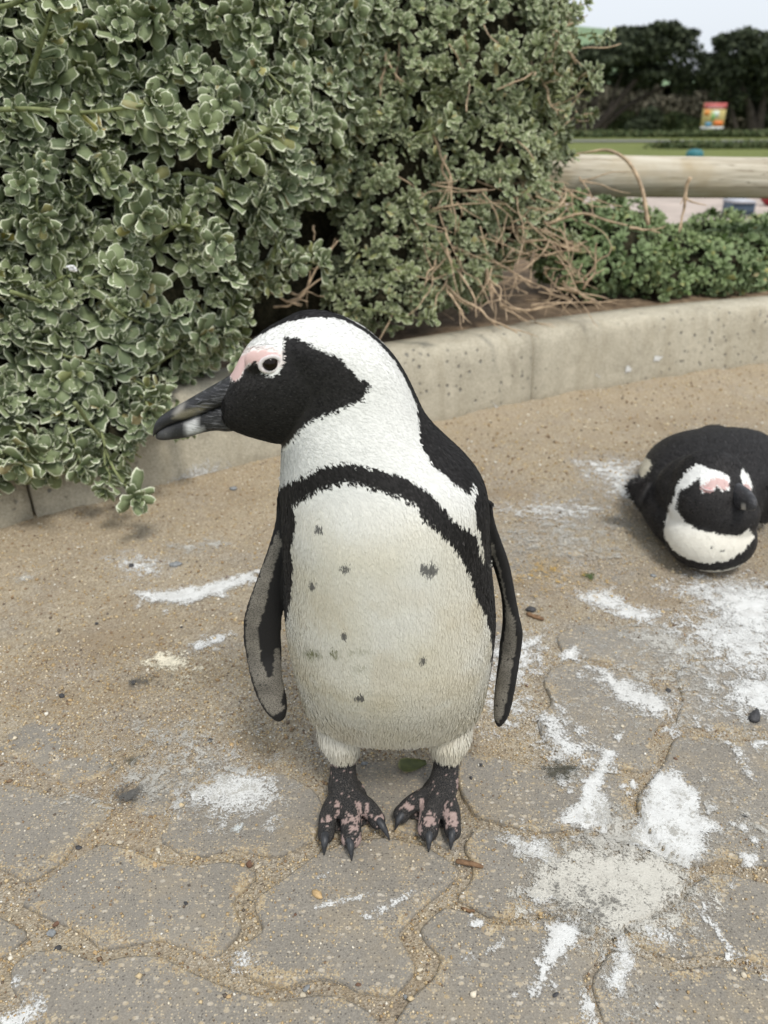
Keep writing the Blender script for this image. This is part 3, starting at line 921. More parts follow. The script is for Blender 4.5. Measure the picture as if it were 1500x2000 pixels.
# ochre stain and dark burnt-looking scuffs
STN = [([(1010,1105),(1070,1095),(1130,1110),(1150,1135),(1090,1140),(1030,1128)], 0.07, 0.55, (0.50, 0.33, 0.11)),
       ([(1040,1125),(1075,1120),(1085,1145),(1050,1150)], 0.03, 0.5, (0.62, 0.40, 0.08)),
       ([(1065,1500),(1095,1488),(1125,1500),(1110,1518),(1075,1518)], 0.010, 0.95, (0.07, 0.068, 0.05)),
       ([(225,1550),(250,1538),(275,1545),(268,1568),(235,1572)], 0.008, 0.95, (0.085, 0.085, 0.082)),
       ([(245,1335),(300,1318),(330,1330),(300,1345),(260,1345)], 0.014, 0.62, (0.09, 0.085, 0.075)),
       ([(240,1480),(270,1475),(275,1490),(245,1495)], 0.016, 0.6, (0.10, 0.09, 0.06)),
       ([(1120,1740),(1200,1760),(1180,1800),(1120,1780),(1090,1750)], 0.03, 0.66, (0.17, 0.165, 0.15)),
       ([(1130,1130),(1160,1125),(1158,1138)], 0.004, 1.0, (0.05, 0.08, 0.02))]
for k, (P, s, d, c) in enumerate(STN): guano(P, s, d, c, seed=900 + k * 7, z0=0.0034, spat=False)

# ================================================================== KERB
kerb = empty('kerb', (-0.1, 1.5, 0), kind='structure')
s0 = KS[np.argmin(np.hypot(KB[:, 0] + 0.575, KB[:, 1] - 1.14))]
s1 = KS[np.argmin(np.hypot(KB[:, 0] - 0.357, KB[:, 1] - 1.75))]
STONE = s1 - s0
KH = 0.172
def kerb_profile():
    # (offset behind face, z): battered face, rounded nose, flat top, back
    return [(0.0, -0.05), (0.002, 0.03), (0.008, 0.10), (0.012, 0.140), (0.0165, 0.156), (0.025, 0.167), (0.037, KH), (0.075, KH + 0.001), (0.115, KH - 0.002), (0.118, KH - 0.01), (0.118, -0.05)]
for k in range(-1, 3):
    a, b = s0 + k * STONE + 0.003, s0 + (k + 1) * STONE - 0.003
    ss = np.linspace(a, b, 26)
    prof = kerb_profile()
    rings = []
    for j, s in enumerate(ss):
        bx, by = np.interp(s, KS, KB[:, 0]), np.interp(s, KS, KB[:, 1])
        nx, ny = np.interp(s, KS, KN[:, 0]), np.interp(s, KS, KN[:, 1])
        e = 0.004 if j in (0, len(ss) - 1) else 0.0
        ring = []
        for o, z in prof:
            jit = 0.0012 * float(vnoise(np.array([[s * 9, z * 30, 0.0]]), 1.0, 41)[0])
            oo = o + jit + (e if o < 0.1 else -e)
            zz = z - (e if z > 0.15 else 0) + 0.001 * math.sin(s * 3 + k)
            ring.append((bx + nx * oo, by + ny * oo, zz))
        rings.append(np.array(ring))
    V, Q, T = loft_arrays(rings)
    mb = MB(); mb.add(V, Q, T)
    o = mb.build('kerb_stone', M['kerb'], kerb)
    o.data.update()

# splashes on the kerb face
def kerb_splash(polypx, soft, dens, seed, tint=WH):
    # polygon surveyed on the face as (arc length, height)
    pts = []
    for px, py in polypx:
        d = ray(px, py)
        # intersect with the face by marching
        t_ = np.linspace(0.8, 3.0, 2200)
        P = d[None] * t_[:, None] + np.array([0, 0, CAM_H])
        kdv = kerb_dist(P[:, 0], P[:, 1])
        i_ = np.argmax(kdv < -0.006)
        p = P[i_]
        j = np.argmin(np.hypot(KB[:, 0] - p[0], KB[:, 1] - p[1]))
        pts.append((KS[j], p[2]))
    q = np.array(pts)
    ss = np.arange(q[:, 0].min() - soft, q[:, 0].max() + soft, 0.003)
    zs = np.arange(max(0.012, q[:, 1].min() - soft), min(0.138, q[:, 1].max() + soft), 0.003)
    if len(ss) < 2 or len(zs) < 2: return
    S, Z = np.meshgrid(ss, zs)
    d = polydist(S.ravel(), Z.ravel(), pts)
    cover = np.clip(0.5 + d / soft * 0.5, 0, 1) * dens
    off = np.interp(Z.ravel(), [0.0, 0.03, 0.10, 0.14], [0.0013, 0.002, 0.008, 0.012]) - 0.0032
    bx, by = np.interp(S.ravel(), KS, KB[:, 0]), np.interp(S.ravel(), KS, KB[:, 1])
    nx, ny = np.interp(S.ravel(), KS, KN[:, 0]), np.interp(S.ravel(), KS, KN[:, 1])
    V = np.column_stack([bx + nx * off, by + ny * off, Z.ravel()])
    i = np.arange(S.size).reshape(S.shape)
    F = np.stack([i[:-1, :-1], i[:-1, 1:], i[1:, 1:], i[1:, :-1]], -1).reshape(-1, 4)
    me = np_mesh('guano_splash', V, F)
    add_float(me, 'cover', cover)
    add_color(me, 'tint', np.tile(np.array(tint), (len(V), 1)))
    link('guano_splash', me, kerb, M['guano'])
kerb_splash([(330,945),(370,915),(420,905),(448,915),(440,945),(400,970),(350,965)], 0.02, 0.82, 3)
kerb_splash([(868,672),(880,672),(895,690),(885,688)], 0.004, 1.1, 5)
kerb_splash([(1218,715),(1226,712),(1228,725),(1220,726)], 0.004, 1.1, 6)
kerb_splash([(1284,632),(1292,636),(1288,648)], 0.004, 1.1, 7)
kerb_splash([(962,785),(970,795),(973,806),(966,800)], 0.003, 1.1, 8)
kerb_splash([(1275,694),(1290,696),(1288,704),(1276,703)], 0.003, 1.1, 9)
kerb_splash([(1155,728),(1170,735),(1168,738)], 0.003, 0.9, 10)
guano([ (760,650),(860,640),(880,652),(800,662)], 0.01, 0.0, WH) if False else None

# planting bed behind the kerb
ysb = np.linspace(0, 1, 30)
Vb, nb = [], 90
for s in np.linspace(0.02, KS[-1] - 0.02, nb):
    bx, by = np.interp(s, KS, KB[:, 0]), np.interp(s, KS, KB[:, 1])
    nx, ny = np.interp(s, KS, KN[:, 0]), np.interp(s, KS, KN[:, 1])
    for u in ysb:
        o = 0.112 + u * 1.5
        Vb.append((bx + nx * o, by + ny * o, 0))
Vb = np.array(Vb)
un = np.tile(ysb, nb)
Vb[:, 2] = 0.158 + 0.02 * fbm(Vb[:, :2], 12, 8, 3) * sstep(0, 0.05, un) - 0.24 * sstep(0.75, 1.0, un)
i = np.arange(len(Vb)).reshape(nb, 30)
F = np.stack([i[:-1, :-1], i[1:, :-1], i[1:, 1:], i[:-1, 1:]], -1).reshape(-1, 4)
mesh_obj('planting_bed', Vb, F, M['soil'], kind='structure')

# ================================================================== SHRUBS
def leaf_template(rows, vs, cup=0.35, bend=0.35, wave=0.0, seed=0):
    r = np.random.default_rng(seed)
    wid = np.interp(rows, [0, 0.12, 0.35, 0.65, 0.87, 1.0], [0.09, 0.11, 0.20, 0.305, 0.25, 0.07])
    V, rim = [], []
    for i, u in enumerate(rows):
        for v in vs:
            x = v * wid[i]
            z = cup * (v * wid[i]) ** 2 * 2.2 + bend * (u ** 2) * 0.55 - 0.12 * u * (1 - u)
            z += wave * math.sin(u * 9 + v * 2 + seed) * abs(v) * 0.09 + 0.05 * max(0.0, abs(v) - 0.76) / 0.24
            V.append((x, u, z))
            rim.append(1.0 if (abs(v) > 0.99 and u > 0.25) or u > 0.99 else 0.0)
    n, m = len(rows), len(vs)
    i = np.arange(n * m).reshape(n, m)
    F = np.stack([i[:-1, :-1], i[:-1, 1:], i[1:, 1:], i[1:, :-1]], -1).reshape(-1, 4)
    return np.array(V), F, np.array(rim)

ROWS_H, VS_H = [0, 0.3, 0.6, 0.8, 0.94, 1.0], [-1, -0.76, 0, 0.76, 1]
ROWS_L, VS_L = [0, 0.4, 0.86, 1.0], [-1, -0.66, 0.66, 1]
LEAF_H = [leaf_template(ROWS_H, VS_H, c, b, w, s) for s, (c, b, w) in enumerate([(0.5, 0.3, 1.0), (0.9, 0.5, 0.6), (0.3, 0.1, 1.3), (0.7, 0.7, 0.9), (-0.3, -0.25, 1.2)])]
LEAF_L = [leaf_template(ROWS_L, VS_L, c, b, 0.8, s) for s, (c, b) in enumerate([(0.5, 0.3), (0.9, 0.5), (0.3, -0.1), (0.7, 0.7)])]

def frame_from(axis, r):
    axis = axis / np.linalg.norm(axis)
    h = r.normal(size=3); h -= axis * h.dot(axis); h /= np.linalg.norm(h)
    return np.stack([h, np.cross(axis, h), axis], 1)      # columns

def rosette(center, axis, size, r, whorls=((6, 0.60, 1.05), (4, 0.95, 0.85), (4, 1.22, 0.58)), extra=3):
    """leaf transforms (3x3, translation): outer leaves spread, inner ones upright"""
    out = []
    Fm = frame_from(axis, r)
    ph = r.uniform(0, 6.28)
    for wi, (n, el, sc) in enumerate(whorls):
        for k in range(n):
            a = ph + wi * 0.8 + k * 2 * math.pi / n + r.normal(0, 0.16)
            e = el + r.normal(0, 0.16)
            d = np.array([math.cos(a) * math.cos(e), math.sin(a) * math.cos(e), math.sin(e)])
            tn = np.array([-math.sin(a), math.cos(a), 0]) + r.normal(0, 0.16, 3)
            tn -= d * tn.dot(d); tn /= np.linalg.norm(tn)
            nn = np.cross(tn, d)                        # leaf upper face turned to the axis
            L = size * sc * r.uniform(0.8, 1.15)
            Mx = Fm @ np.stack([tn, d, nn], 1) * L
            out.append((Mx, center + Fm[:, 2] * size * 0.10 * wi))
    for k in range(extra):                                 # older leaves lower on the shoot
        a = r.uniform(0, 6.28); e = r.uniform(-0.4, 0.5)
        d = np.array([math.cos(a) * math.cos(e), math.sin(a) * math.cos(e), math.sin(e)])
        tn = np.array([-math.sin(a), math.cos(a), 0]); tn -= d * tn.dot(d); tn /= np.linalg.norm(tn)
        nn = np.cross(tn, d)
        Mx = Fm @ np.stack([tn, d, nn], 1) * size * r.uniform(0.7, 1.05)
        out.append((Mx, center - Fm[:, 2] * size * r.uniform(0.3, 1.0)))
    return out

def leaves_mesh(name, trans, temps, r, rim_gain=1.0):
    """many leaves in one mesh"""
    Vs, Fs, rims, rnds, n = [], [], [], [], 0
    tid = r.integers(0, len(temps), len(trans))
    A = np.array([t_[0] for t_ in trans]); B = np.array([t_[1] for t_ in trans])
    for k, (V, F, rim) in enumerate(temps):
        s = np.where(tid == k)[0]
        if not len(s): continue
        P = np.einsum('nij,kj->nki', A[s], V) + B[s][:, None, :]
        Vs.append(P.reshape(-1, 3))
        Fs.append((F[None] + (np.arange(len(s)) * len(V))[:, None, None]).reshape(-1, 4) + n)
        rims.append(np.tile(rim, len(s)))
        rnds.append(np.repeat(r.uniform(0, 1, len(s)), len(V)))
        n += len(s) * len(V)
    me = np_mesh(name, np.concatenate(Vs), np.concatenate(Fs))
    add_float(me, 'rim', np.concatenate(rims))
    add_float(me, 'lrand', np.concatenate(rnds))
    return me

CAMP = np.array([0, 0, CAM_H])
def blob_points(blobs, spacing, r, grow=1.0, face=-0.2, jitter=0.12):
    """points on the outer skin of a union of ellipsoids"""
    C = np.array([b[0] for b in blobs]); S = np.array([b[1] for b in blobs])
    out = []
    for k in range(len(blobs)):
        a, b, c_ = S[k] * grow
        area = 4 * math.pi * ((a * b) ** 1.6 / 3 + (a * c_) ** 1.6 / 3 + (b * c_) ** 1.6 / 3) ** (1 / 1.6)
        n = int(area / spacing ** 2)
        i = np.arange(n) + 0.5
        ph = np.arccos(1 - 2 * i / n); th = math.pi * (1 + 5 ** 0.5) * i
        d = np.stack([np.cos(th) * np.sin(ph), np.sin(th) * np.sin(ph), np.cos(ph)], 1)
        d += r.normal(0, 0.10, d.shape); d /= np.linalg.norm(d, axis=1)[:, None]
        lump = 1 + jitter * fbm(d * 2.2 + k * 7.1, 1.0, k, 2) + r.normal(0, 0.03, n)
        P = C[k] + d * S[k] * grow * lump[:, None]
        N = d / S[k]; N /= np.linalg.norm(N, axis=1)[:, None]
        ok = np.ones(n, bool)
        for j in range(len(blobs)):
            if j == k: continue
            q = (P - C[j]) / (S[j] * grow * 0.93)
            ok &= (q ** 2).sum(1) > 1
        vd = CAMP - P; vd /= np.linalg.norm(vd, axis=1)[:, None]
        ok &= (N * vd).sum(1) > face
        qx, qy = proj(P)
        ok &= (qx > -260) & (qx < 1760) & (qy > -220)
        out.append((P[ok], N[ok]))
    return np.concatenate([o[0] for o in out]), np.concatenate([o[1] for o in out])

def blob(px, py, Y, r_, sq=(1, 1, 1)):
    return (atY(px, py, Y), np.array(sq, float) * r_)

def shade_core(name, blobs, grow, parent):  # solid dark blobs added so gaps between the leaves look shaded
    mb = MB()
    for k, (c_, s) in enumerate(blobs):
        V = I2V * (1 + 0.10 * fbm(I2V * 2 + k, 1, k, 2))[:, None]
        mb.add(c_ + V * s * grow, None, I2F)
    return mb.build(name, M['shade_core'], parent)

def twig_path(p0, d0, length, r, wander=0.35, n=9, sag=0.0):
    P = [np.array(p0, float)]
    d = np.array(d0, float); d /= np.linalg.norm(d)
    for k in range(n - 1):
        d = d + r.normal(0, wander, 3) * 0.5 + np.array([0, 0, -sag])
        d /= np.linalg.norm(d)
        P.append(P[-1] + d * length / (n - 1))
    return spline(np.array(P), 2 * n)

def shrub(name, blobs, spacing, size, temps, mat, label, seed, nparts=0, core=0.85, stem_n=0, group=None, cavity=None, inner=True, extra=3, deep=None):
    r = np.random.default_rng(seed)
    c0 = np.mean([b[0] for b in blobs], axis=0)
    root = empty(name, (c0[0], c0[1], 0.16), label=label, cat='shrub', group=group)
    P, N = blob_points(blobs, spacing, r)
    if cavity is not None:
        ok = ~cavity(P); P, N = P[ok], N[ok]
    up = np.array([0, 0, 1.0])
    AX = N + 0.45 * up + r.normal(0, 0.42, N.shape)
    sizes = size * r.uniform(0.45, 1.32, len(P))
    order = np.argsort(np.linalg.norm(P - CAMP, axis=1))
    trans, parts = [], []
    pxs, pys = proj(P)
    vis = (pxs > 0) & (pxs < 1500) & (pys > 0) & (pys < 2000)
    nv = 0
    for i in order:
        R_ = rosette(P[i], AX[i], sizes[i], r, extra=extra)
        if len(parts) < nparts and vis[i]: parts += R_
        else: trans += R_
    parts, rest = parts[:nparts], parts[nparts:]
    trans += rest
    deepl = []
    if inner:                                             # leaves further in, seen through the gaps
        P2, N2 = blob_points(blobs, spacing * 1.28, r, grow=0.90)
        if cavity is not None:
            ok = ~cavity(P2); P2, N2 = P2[ok], N2[ok]
        for i in range(len(P2)):
            deepl += rosette(P2[i], N2[i] + 0.3 * up + r.normal(0, 0.4, 3), size * r.uniform(0.7, 1.0), r, whorls=((5, 0.4, 1.0), (3, 0.9, 0.7)), extra=1)
    link('foliage', leaves_mesh('foliage', trans, temps, r), root, mat, kind='stuff')
    if deepl: link('inner_foliage', leaves_mesh('inner_foliage', deepl, LEAF_L, r), root, mat, kind='stuff')
    if parts:
        lib = []
        for k, (V, F, rim) in enumerate(temps):
            for q in range(4):
                me = np_mesh('leaf', V, F)
                add_float(me, 'rim', rim); add_float(me, 'lrand', np.full(len(V), r.uniform(0.1, 0.9)))
                me.materials.append(mat)
                lib.append(me)
        for Mx, tr in parts:
            o = bpy.data.objects.new('leaf', lib[r.integers(len(lib))])
            COL.objects.link(o)
            o.parent = root
            m4 = Matrix(((*Mx[0], tr[0]), (*Mx[1], tr[1]), (*Mx[2], tr[2]), (0, 0, 0, 1)))
            o.matrix_parent_inverse = root.matrix_basis.inverted()
            o.matrix_basis = m4
    shade_core('inner_shade_core', blobs + (deep or []), core, root)
    # leafy shoots under the rosettes
    for k in range(stem_n):
        i = order[r.integers(0, max(1, len(order) // 2))]
        d = N[i] * 0.4 + r.normal(0, 0.6, 3)
        pth = twig_path(P[i] - d / np.linalg.norm(d) * size * 3.2, d, size * 4, r, 0.15, 6)
        mb = MB(); mb.add(*tube_arrays(pth, np.linspace(0.0036, 0.0022, len(pth)), 6))
        mb.build('stem', M['stem'], root)
    return root, P, N

NEAR = [blob(60,60,1.55,.26), blob(330,40,1.62,.24), blob(545,40,1.78,.19), blob(60,340,1.47,.24), blob(320,310,1.56,.235), blob(500,235,1.72,.185),
        blob(60,585,1.38,.19), blob(265,540,1.45,.19), blob(425,460,1.56,.135), blob(520,330,1.68,.085),
        blob(50,755,1.28,.12), blob(185,720,1.32,.115), blob(300,650,1.42,.10), blob(50,860,1.17,.055), blob(130,850,1.20,.045), blob(215,845,1.22,.05), blob(370,640,1.48,.06), blob(265,765,1.30,.06),
        blob(-150,300,1.42,.3), blob(-150,650,1.25,.22), blob(-140,820,1.12,.12), blob(150,-160,1.75,.3), blob(460,-160,1.9,.28)]
def hole(P):
    x, y = proj(P)
    return ((x - 612) / 52) ** 2 + ((y - 480) / 100) ** 2 < 1
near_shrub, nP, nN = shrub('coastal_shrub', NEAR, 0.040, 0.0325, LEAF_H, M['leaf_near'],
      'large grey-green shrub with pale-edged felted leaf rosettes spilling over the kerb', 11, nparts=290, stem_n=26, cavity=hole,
      deep=[blob(600,470,2.05,.22), blob(640,590,1.98,.14), blob(560,590,1.85,.10), blob(480,590,1.75,.09)])  # deep: dark backing blobs added to paint the hollow's shade

# shoots that stick out on their own: over the dark hollow, and the one hanging to the path
def shoot(parent, pts, size, seed, temps=LEAF_H, mat=M['leaf_near'], rad=0.003, n_side=5, tipn=1.0, name='leafy_shoot', smat=None):
    r = np.random.default_rng(seed)
    P = spline(np.array(pts), 24)
    mb = MB(); mb.add(*tube_arrays(P, np.linspace(rad, rad * 0.6, len(P)), 7))
    st = mb.build(name, smat or M['stem'], parent)
    tr = []
    T = np.gradient(P, axis=0); T /= np.linalg.norm(T, axis=1)[:, None]
    for k in np.linspace(5, 19, n_side).astype(int):
        for sgn in (1, -1):
            d = r.normal(0, 1, 3); d -= T[k] * d.dot(T[k]); d /= np.linalg.norm(d)
            d = d * sgn + T[k] * 0.35; d /= np.linalg.norm(d)
            tn = np.cross(d, T[k]); tn /= np.linalg.norm(tn); nn = np.cross(tn, d)
            tr.append((np.stack([tn, d, nn], 1) * size * r.uniform(0.75, 1.1), P[k]))
    tr += rosette(P[-1], T[-1] + np.array([0, -0.4, 0.3]), size * tipn, r)
    link('shoot_leaves', leaves_mesh('shoot_leaves', tr, temps, r), st, mat)
def A_(px, py, Y): return atY(px, py, Y)
shoot(near_shrub, [A_(440,400,1.6), A_(500,450,1.58), A_(560,490,1.56), A_(610,500,1.55)], 0.034, 21)
shoot(near_shrub, [A_(430,480,1.56), A_(490,510,1.55), A_(550,500,1.54), A_(625,515,1.53)], 0.032, 22)
shoot(near_shrub, [A_(380,560,1.5), A_(440,560,1.5), A_(490,550,1.5), A_(525,560,1.5)], 0.034, 23)
shoot(near_shrub, [A_(190,800,1.2), A_(205,870,1.14), A_(225,920,1.10), A_(262,968,1.06)], 0.034, 24, rad=0.0028, n_side=5)
shoot(near_shrub, [A_(205,870,1.14), A_(205,905,1.12), A_(215,930,1.10), A_(207,955,1.09)], 0.030, 25, rad=0.0022, n_side=3, tipn=0.7)
shoot(near_shrub, [A_(240,740,1.25), A_(270,770,1.2), A_(285,785,1.18), A_(290,800,1.17)], 0.033, 26)
shoot(near_shrub, [A_(330,700,1.42), A_(390,660,1.42), A_(430,650,1.42), A_(470,622,1.42)], 0.028, 27, n_side=5)
shoot(near_shrub, [A_(20,800,1.15), A_(45,850,1.1), A_(50,880,1.08), A_(45,900,1.07)], 0.036, 28)
shoot(near_shrub, [A_(120,800,1.2), A_(140,850,1.15), A_(150,880,1.13), A_(160,910,1.12)], 0.034, 29)
shoot(near_shrub, [A_(-20,215,1.20), A_(60,213,1.18), A_(160,220,1.17), A_(290,205,1.16)], 0.034, 30, rad=0.0038, n_side=8)
shoot(near_shrub, [A_(430,310,1.36), A_(470,285,1.34), A_(510,262,1.33), A_(550,240,1.33)], 0.030, 31, rad=0.0044, n_side=4)
shoot(near_shrub, [A_(60,150,1.25), A_(78,90,1.22), A_(95,40,1.21), A_(105,0,1.2)], 0.033, 32, rad=0.0042, n_side=5)
shoot(near_shrub, [A_(200,330,1.24), A_(225,380,1.22), A_(250,400,1.21), A_(275,420,1.2)], 0.037, 33, rad=0.0042)
shoot(near_shrub, [A_(300,470,1.3), A_(350,440,1.28), A_(390,450,1.27), A_(420,470,1.26)], 0.033, 34)
shoot(near_shrub, [A_(90,560,1.2), A_(130,540,1.17), A_(170,545,1.15), A_(220,530,1.14)], 0.036, 35)

FAR = [blob(700,150,2.02,.25), blob(880,130,2.1,.24), blob(990,90,2.15,.15), blob(1010,270,2.12,.12), blob(900,330,2.02,.19), blob(745,330,1.95,.17),
       blob(735,480,1.86,.115), blob(850,480,1.92,.13), blob(950,430,2.0,.12), blob(1030,400,2.1,.075), blob(690,575,1.78,.055), blob(755,590,1.76,.055), blob(820,575,1.80,.05),
       blob(640,210,1.90,.17), blob(640,10,2.1,.26), blob(850,-20,2.2,.25), blob(990,0,2.2,.13), blob(1035,180,2.15,.09), blob(690,500,1.90,.09), blob(910,520,1.95,.08)]
far_shrub, fP, fN = shrub('coastal_shrub', FAR, 0.032, 0.0215, LEAF_L, M['leaf_far'],
      'small-leaved olive-green shrub full of bare tan twigs behind the dark hollow', 12, cavity=hole, core=0.82, extra=2)

# bare tan twigs of the far shrub
rt = np.random.default_rng(5)
TW = [  # photo px start, end, depth start, end, radius
    ((850,260),(880,400),1.80,1.78,.0032), ((865,300),(888,460),1.80,1.76,.003), ((640,70),(660,185),1.72,1.70,.004), ((625,120),(672,190),1.7,1.7,.003),
    ((672,190),(655,245),1.7,1.7,.0028), ((755,110),(742,190),1.78,1.76,.003), ((745,95),(800,170),1.8,1.78,.0028), ((755,140),(705,110),1.8,1.8,.0026),
    ((1050,405),(1225,440),2.02,1.95,.0048), ((1060,410),(1120,398),2.0,1.97,.0032), ((1225,440),(1290,455),1.95,1.93,.0035),
    ((890,330),(970,410),1.9,1.86,.0034), ((930,470),(1090,570),1.9,1.86,.0036), ((870,470),(800,590),1.82,1.74,.0034), ((870,490),(850,600),1.82,1.72,.003),
    ((860,480),(930,620),1.82,1.68,.0034), ((880,560),(1010,650),1.78,1.62,.0034), ((870,570),(905,630),1.75,1.66,.003), ((950,510),(960,590),1.88,1.80,.0036),
    ((950,520),(980,600),1.86,1.74,.003), ((960,560),(990,625),1.84,1.70,.003), ((900,520),(950,500),1.86,1.84,.003), ((960,450),(1050,445),1.9,1.86,.003),
    ((980,470),(1130,490),1.92,1.86,.0034), ((1060,440),(1130,485),1.95,1.9,.003), ((1040,500),(1130,490),1.9,1.88,.003), ((1090,560),(1190,585),1.88,1.84,.0032),
    ((1100,565),(1180,600),1.86,1.8,.003), ((1040,590),(1190,590),1.82,1.84,.0028), ((1000,600),(1100,590),1.80,1.82,.0028), ((1110,550),(1145,555),1.88,1.85,.0028),
    ((1140,555),(1165,475),1.86,1.84,.0032), ((1145,545),(1195,480),1.86,1.84,.0026), ((1085,500),(1130,570),1.88,1.85,.0024), ((1345,350),(1330,450),1.98,1.98,.0048), ((1035,110),(1060,160),1.98,1.94,.0032), ((1060,160),(1090,225),1.94,1.93,.0028),
    ((1060,165),(1100,155),1.94,1.9,.002), ((1085,70),(1125,125),1.95,1.93,.0034), ((1080,72),(1135,38),1.96,1.95,.003), ((1088,75),(1070,130),1.95,1.95,.0018),
    ((560,575),(640,540),1.6,1.62,.0032), ((520,560),(590,595),1.56,1.58,.0032), ((560,595),(660,470),1.6,1.66,.003), ((610,440),(613,470),1.62,1.62,.003),
    ((545,560),(570,520),1.58,1.6,.0024), ((530,595),(600,590),1.58,1.6,.0028), ((590,480),(600,600),1.6,1.62,.002)]
for a, b, ya, yb, rad in TW:
    A, B = atY(*a, ya), atY(*b, yb)
    L = np.linalg.norm(B - A)
    n = 6
    pts = [A + (B - A) * u for u in np.linspace(0, 1, n)]
    off = np.cumsum(rt.normal(0, 0.045, (n, 3)), axis=0) * L
    off -= np.linspace(0, 1, n)[:, None] * off[-1]
    P = spline(np.array(pts) + off, 16)
    mb = MB(); mb.add(*tube_arrays(P, np.linspace(rad, rad * 0.4, len(P)), 6))
    for q in range(rt.integers(1, 4)):                     # side forks
        j = rt.integers(4, 14)
        dd = (P[j + 1] - P[j]) / np.linalg.norm(P[j + 1] - P[j]) + rt.normal(0, 0.6, 3)
        S_ = twig_path(P[j], dd, L * rt.uniform(0.2, 0.5), rt, 0.25, 5)
        mb.add(*tube_arrays(S_, np.linspace(rad * 0.55, rad * 0.2, len(S_)), 5))
    mb.build('twig', M['twig'], far_shrub)
P = spline(np.array([atY(1105,304,2.10), atY(1150,297,2.08), atY(1190,294,2.06), atY(1228,318,2.03), atY(1254,370,2.01), atY(1266,440,1.99)]), 26)
mb = MB(); mb.add(*tube_arrays(P, np.interp(np.linspace(0, 1, 26), [0, .4, 1], [.0012, .0038, .0050]), 7)); mb.build('twig', M['twig'], far_shrub)
# tangle of finer dead twigs near the ground
for k in range(130):
    px = rt.uniform(830, 1140); py = rt.uniform(340, 605)
    if py > 560 and px < 880: continue
    Y = np.interp(px, [840, 1130], [1.78, 1.93]) + rt.uniform(-0.03, 0.06)
    p0 = atY(px, py, Y)
    if p0[2] < 0.17: p0[2] = 0.172
    d = np.array([rt.uniform(-0.4, 1.0), rt.uniform(-0.9, 0.1), rt.uniform(-0.7, 0.25)])
    P = twig_path(p0, d, rt.uniform(0.05, 0.16), rt, 0.3, 6)
    P[:, 2] = np.maximum(P[:, 2], 0.176)
    mb = MB(); mb.add(*tube_arrays(P, np.linspace(0.0019, 0.0007, len(P)), 5))
    mb.build('twig', M['twig'], far_shrub)
for k in range(60):
    px = rt.uniform(640, 1060); py = rt.uniform(20, 420)
    P0 = fP[rt.integers(len(fP))]
    d = rt.normal(0, 1, 3); d[1] -= 0.5
    P = twig_path(P0, d, rt.uniform(0.06, 0.15), rt, 0.3, 6)
    mb = MB(); mb.add(*tube_arrays(P, np.linspace(0.0020, 0.0012, len(P)), 5))
    mb.build('twig', M['twig'], far_shrub)
shoot(far_shrub, [A_(1085,70,1.96), A_(1100,62,1.955), A_(1118,50,1.95), A_(1132,38,1.95)], 0.014, 41, LEAF_L, M['leaf_far'], 0.002, 1)
shoot(far_shrub, [A_(1075,200,2.0), A_(1085,185,1.98), A_(1095,175,1.97), A_(1098,168,1.96)], 0.02, 42, LEAF_L, M['leaf_far'], 0.002, 4)
shoot(far_shrub, [A_(790,270,1.82), A_(820,258,1.8), A_(850,250,1.78), A_(875,235,1.77)], 0.028, 43, LEAF_L, M['leaf_far'], 0.003, 5)
shoot(far_shrub, [A_(700,600,1.68), A_(760,612,1.66), A_(800,620,1.64), A_(840,622,1.62)], 0.022, 44, LEAF_L, M['leaf_far'], 0.002, 6)

# loose shoots breaking the outline of both shrubs
fx, fy = proj(fP)
cand = np.where((fx > 600) & (fx < 1120) & (fy > -40) & (fy < 560) & (fN[:, 1] < 0.4))[0]
edge_c = np.where((fx > 985) & (fy > -40) & (fy < 470))[0]
for k, i_ in enumerate(list(rt.choice(edge_c, 16)) + list(rt.choice(cand, 22))):
    d = fN[i_] + 0.4 * np.array([0, 0, 1.0]) + rt.normal(0, 0.4, 3); d /= np.linalg.norm(d)
    L = rt.uniform(0.05, 0.11)
    pts = [fP[i_] - d * 0.02, fP[i_] + d * L * 0.35 + rt.normal(0, 0.006, 3), fP[i_] + d * L * 0.7 + rt.normal(0, 0.008, 3), fP[i_] + d * L]
    shoot(far_shrub, pts, 0.019, 300 + k, LEAF_L, M['leaf_far'], 0.0018, 4, smat=M['twig'] if k % 3 == 0 else None)
nx_, ny_ = proj(nP)
cand = np.where((nx_ > 0) & (nx_ < 640) & (ny_ > -20) & (ny_ < 900))[0]
for k, i_ in enumerate(rt.choice(cand, 26)):
    d = nN[i_] * 0.7 + np.array([0.3, -0.2, 0.1]) + rt.normal(0, 0.5, 3); d /= np.linalg.norm(d)
    L = rt.uniform(0.05, 0.10)
    pts = [nP[i_] - d * 0.03, nP[i_] + d * L * 0.3 + rt.normal(0, 0.006, 3), nP[i_] + d * L * 0.65 + rt.normal(0, 0.01, 3), nP[i_] + d * L]
    shoot(near_shrub, pts, 0.029 * rt.uniform(0.8, 1.15), 400 + k, rad=0.0024, n_side=5)

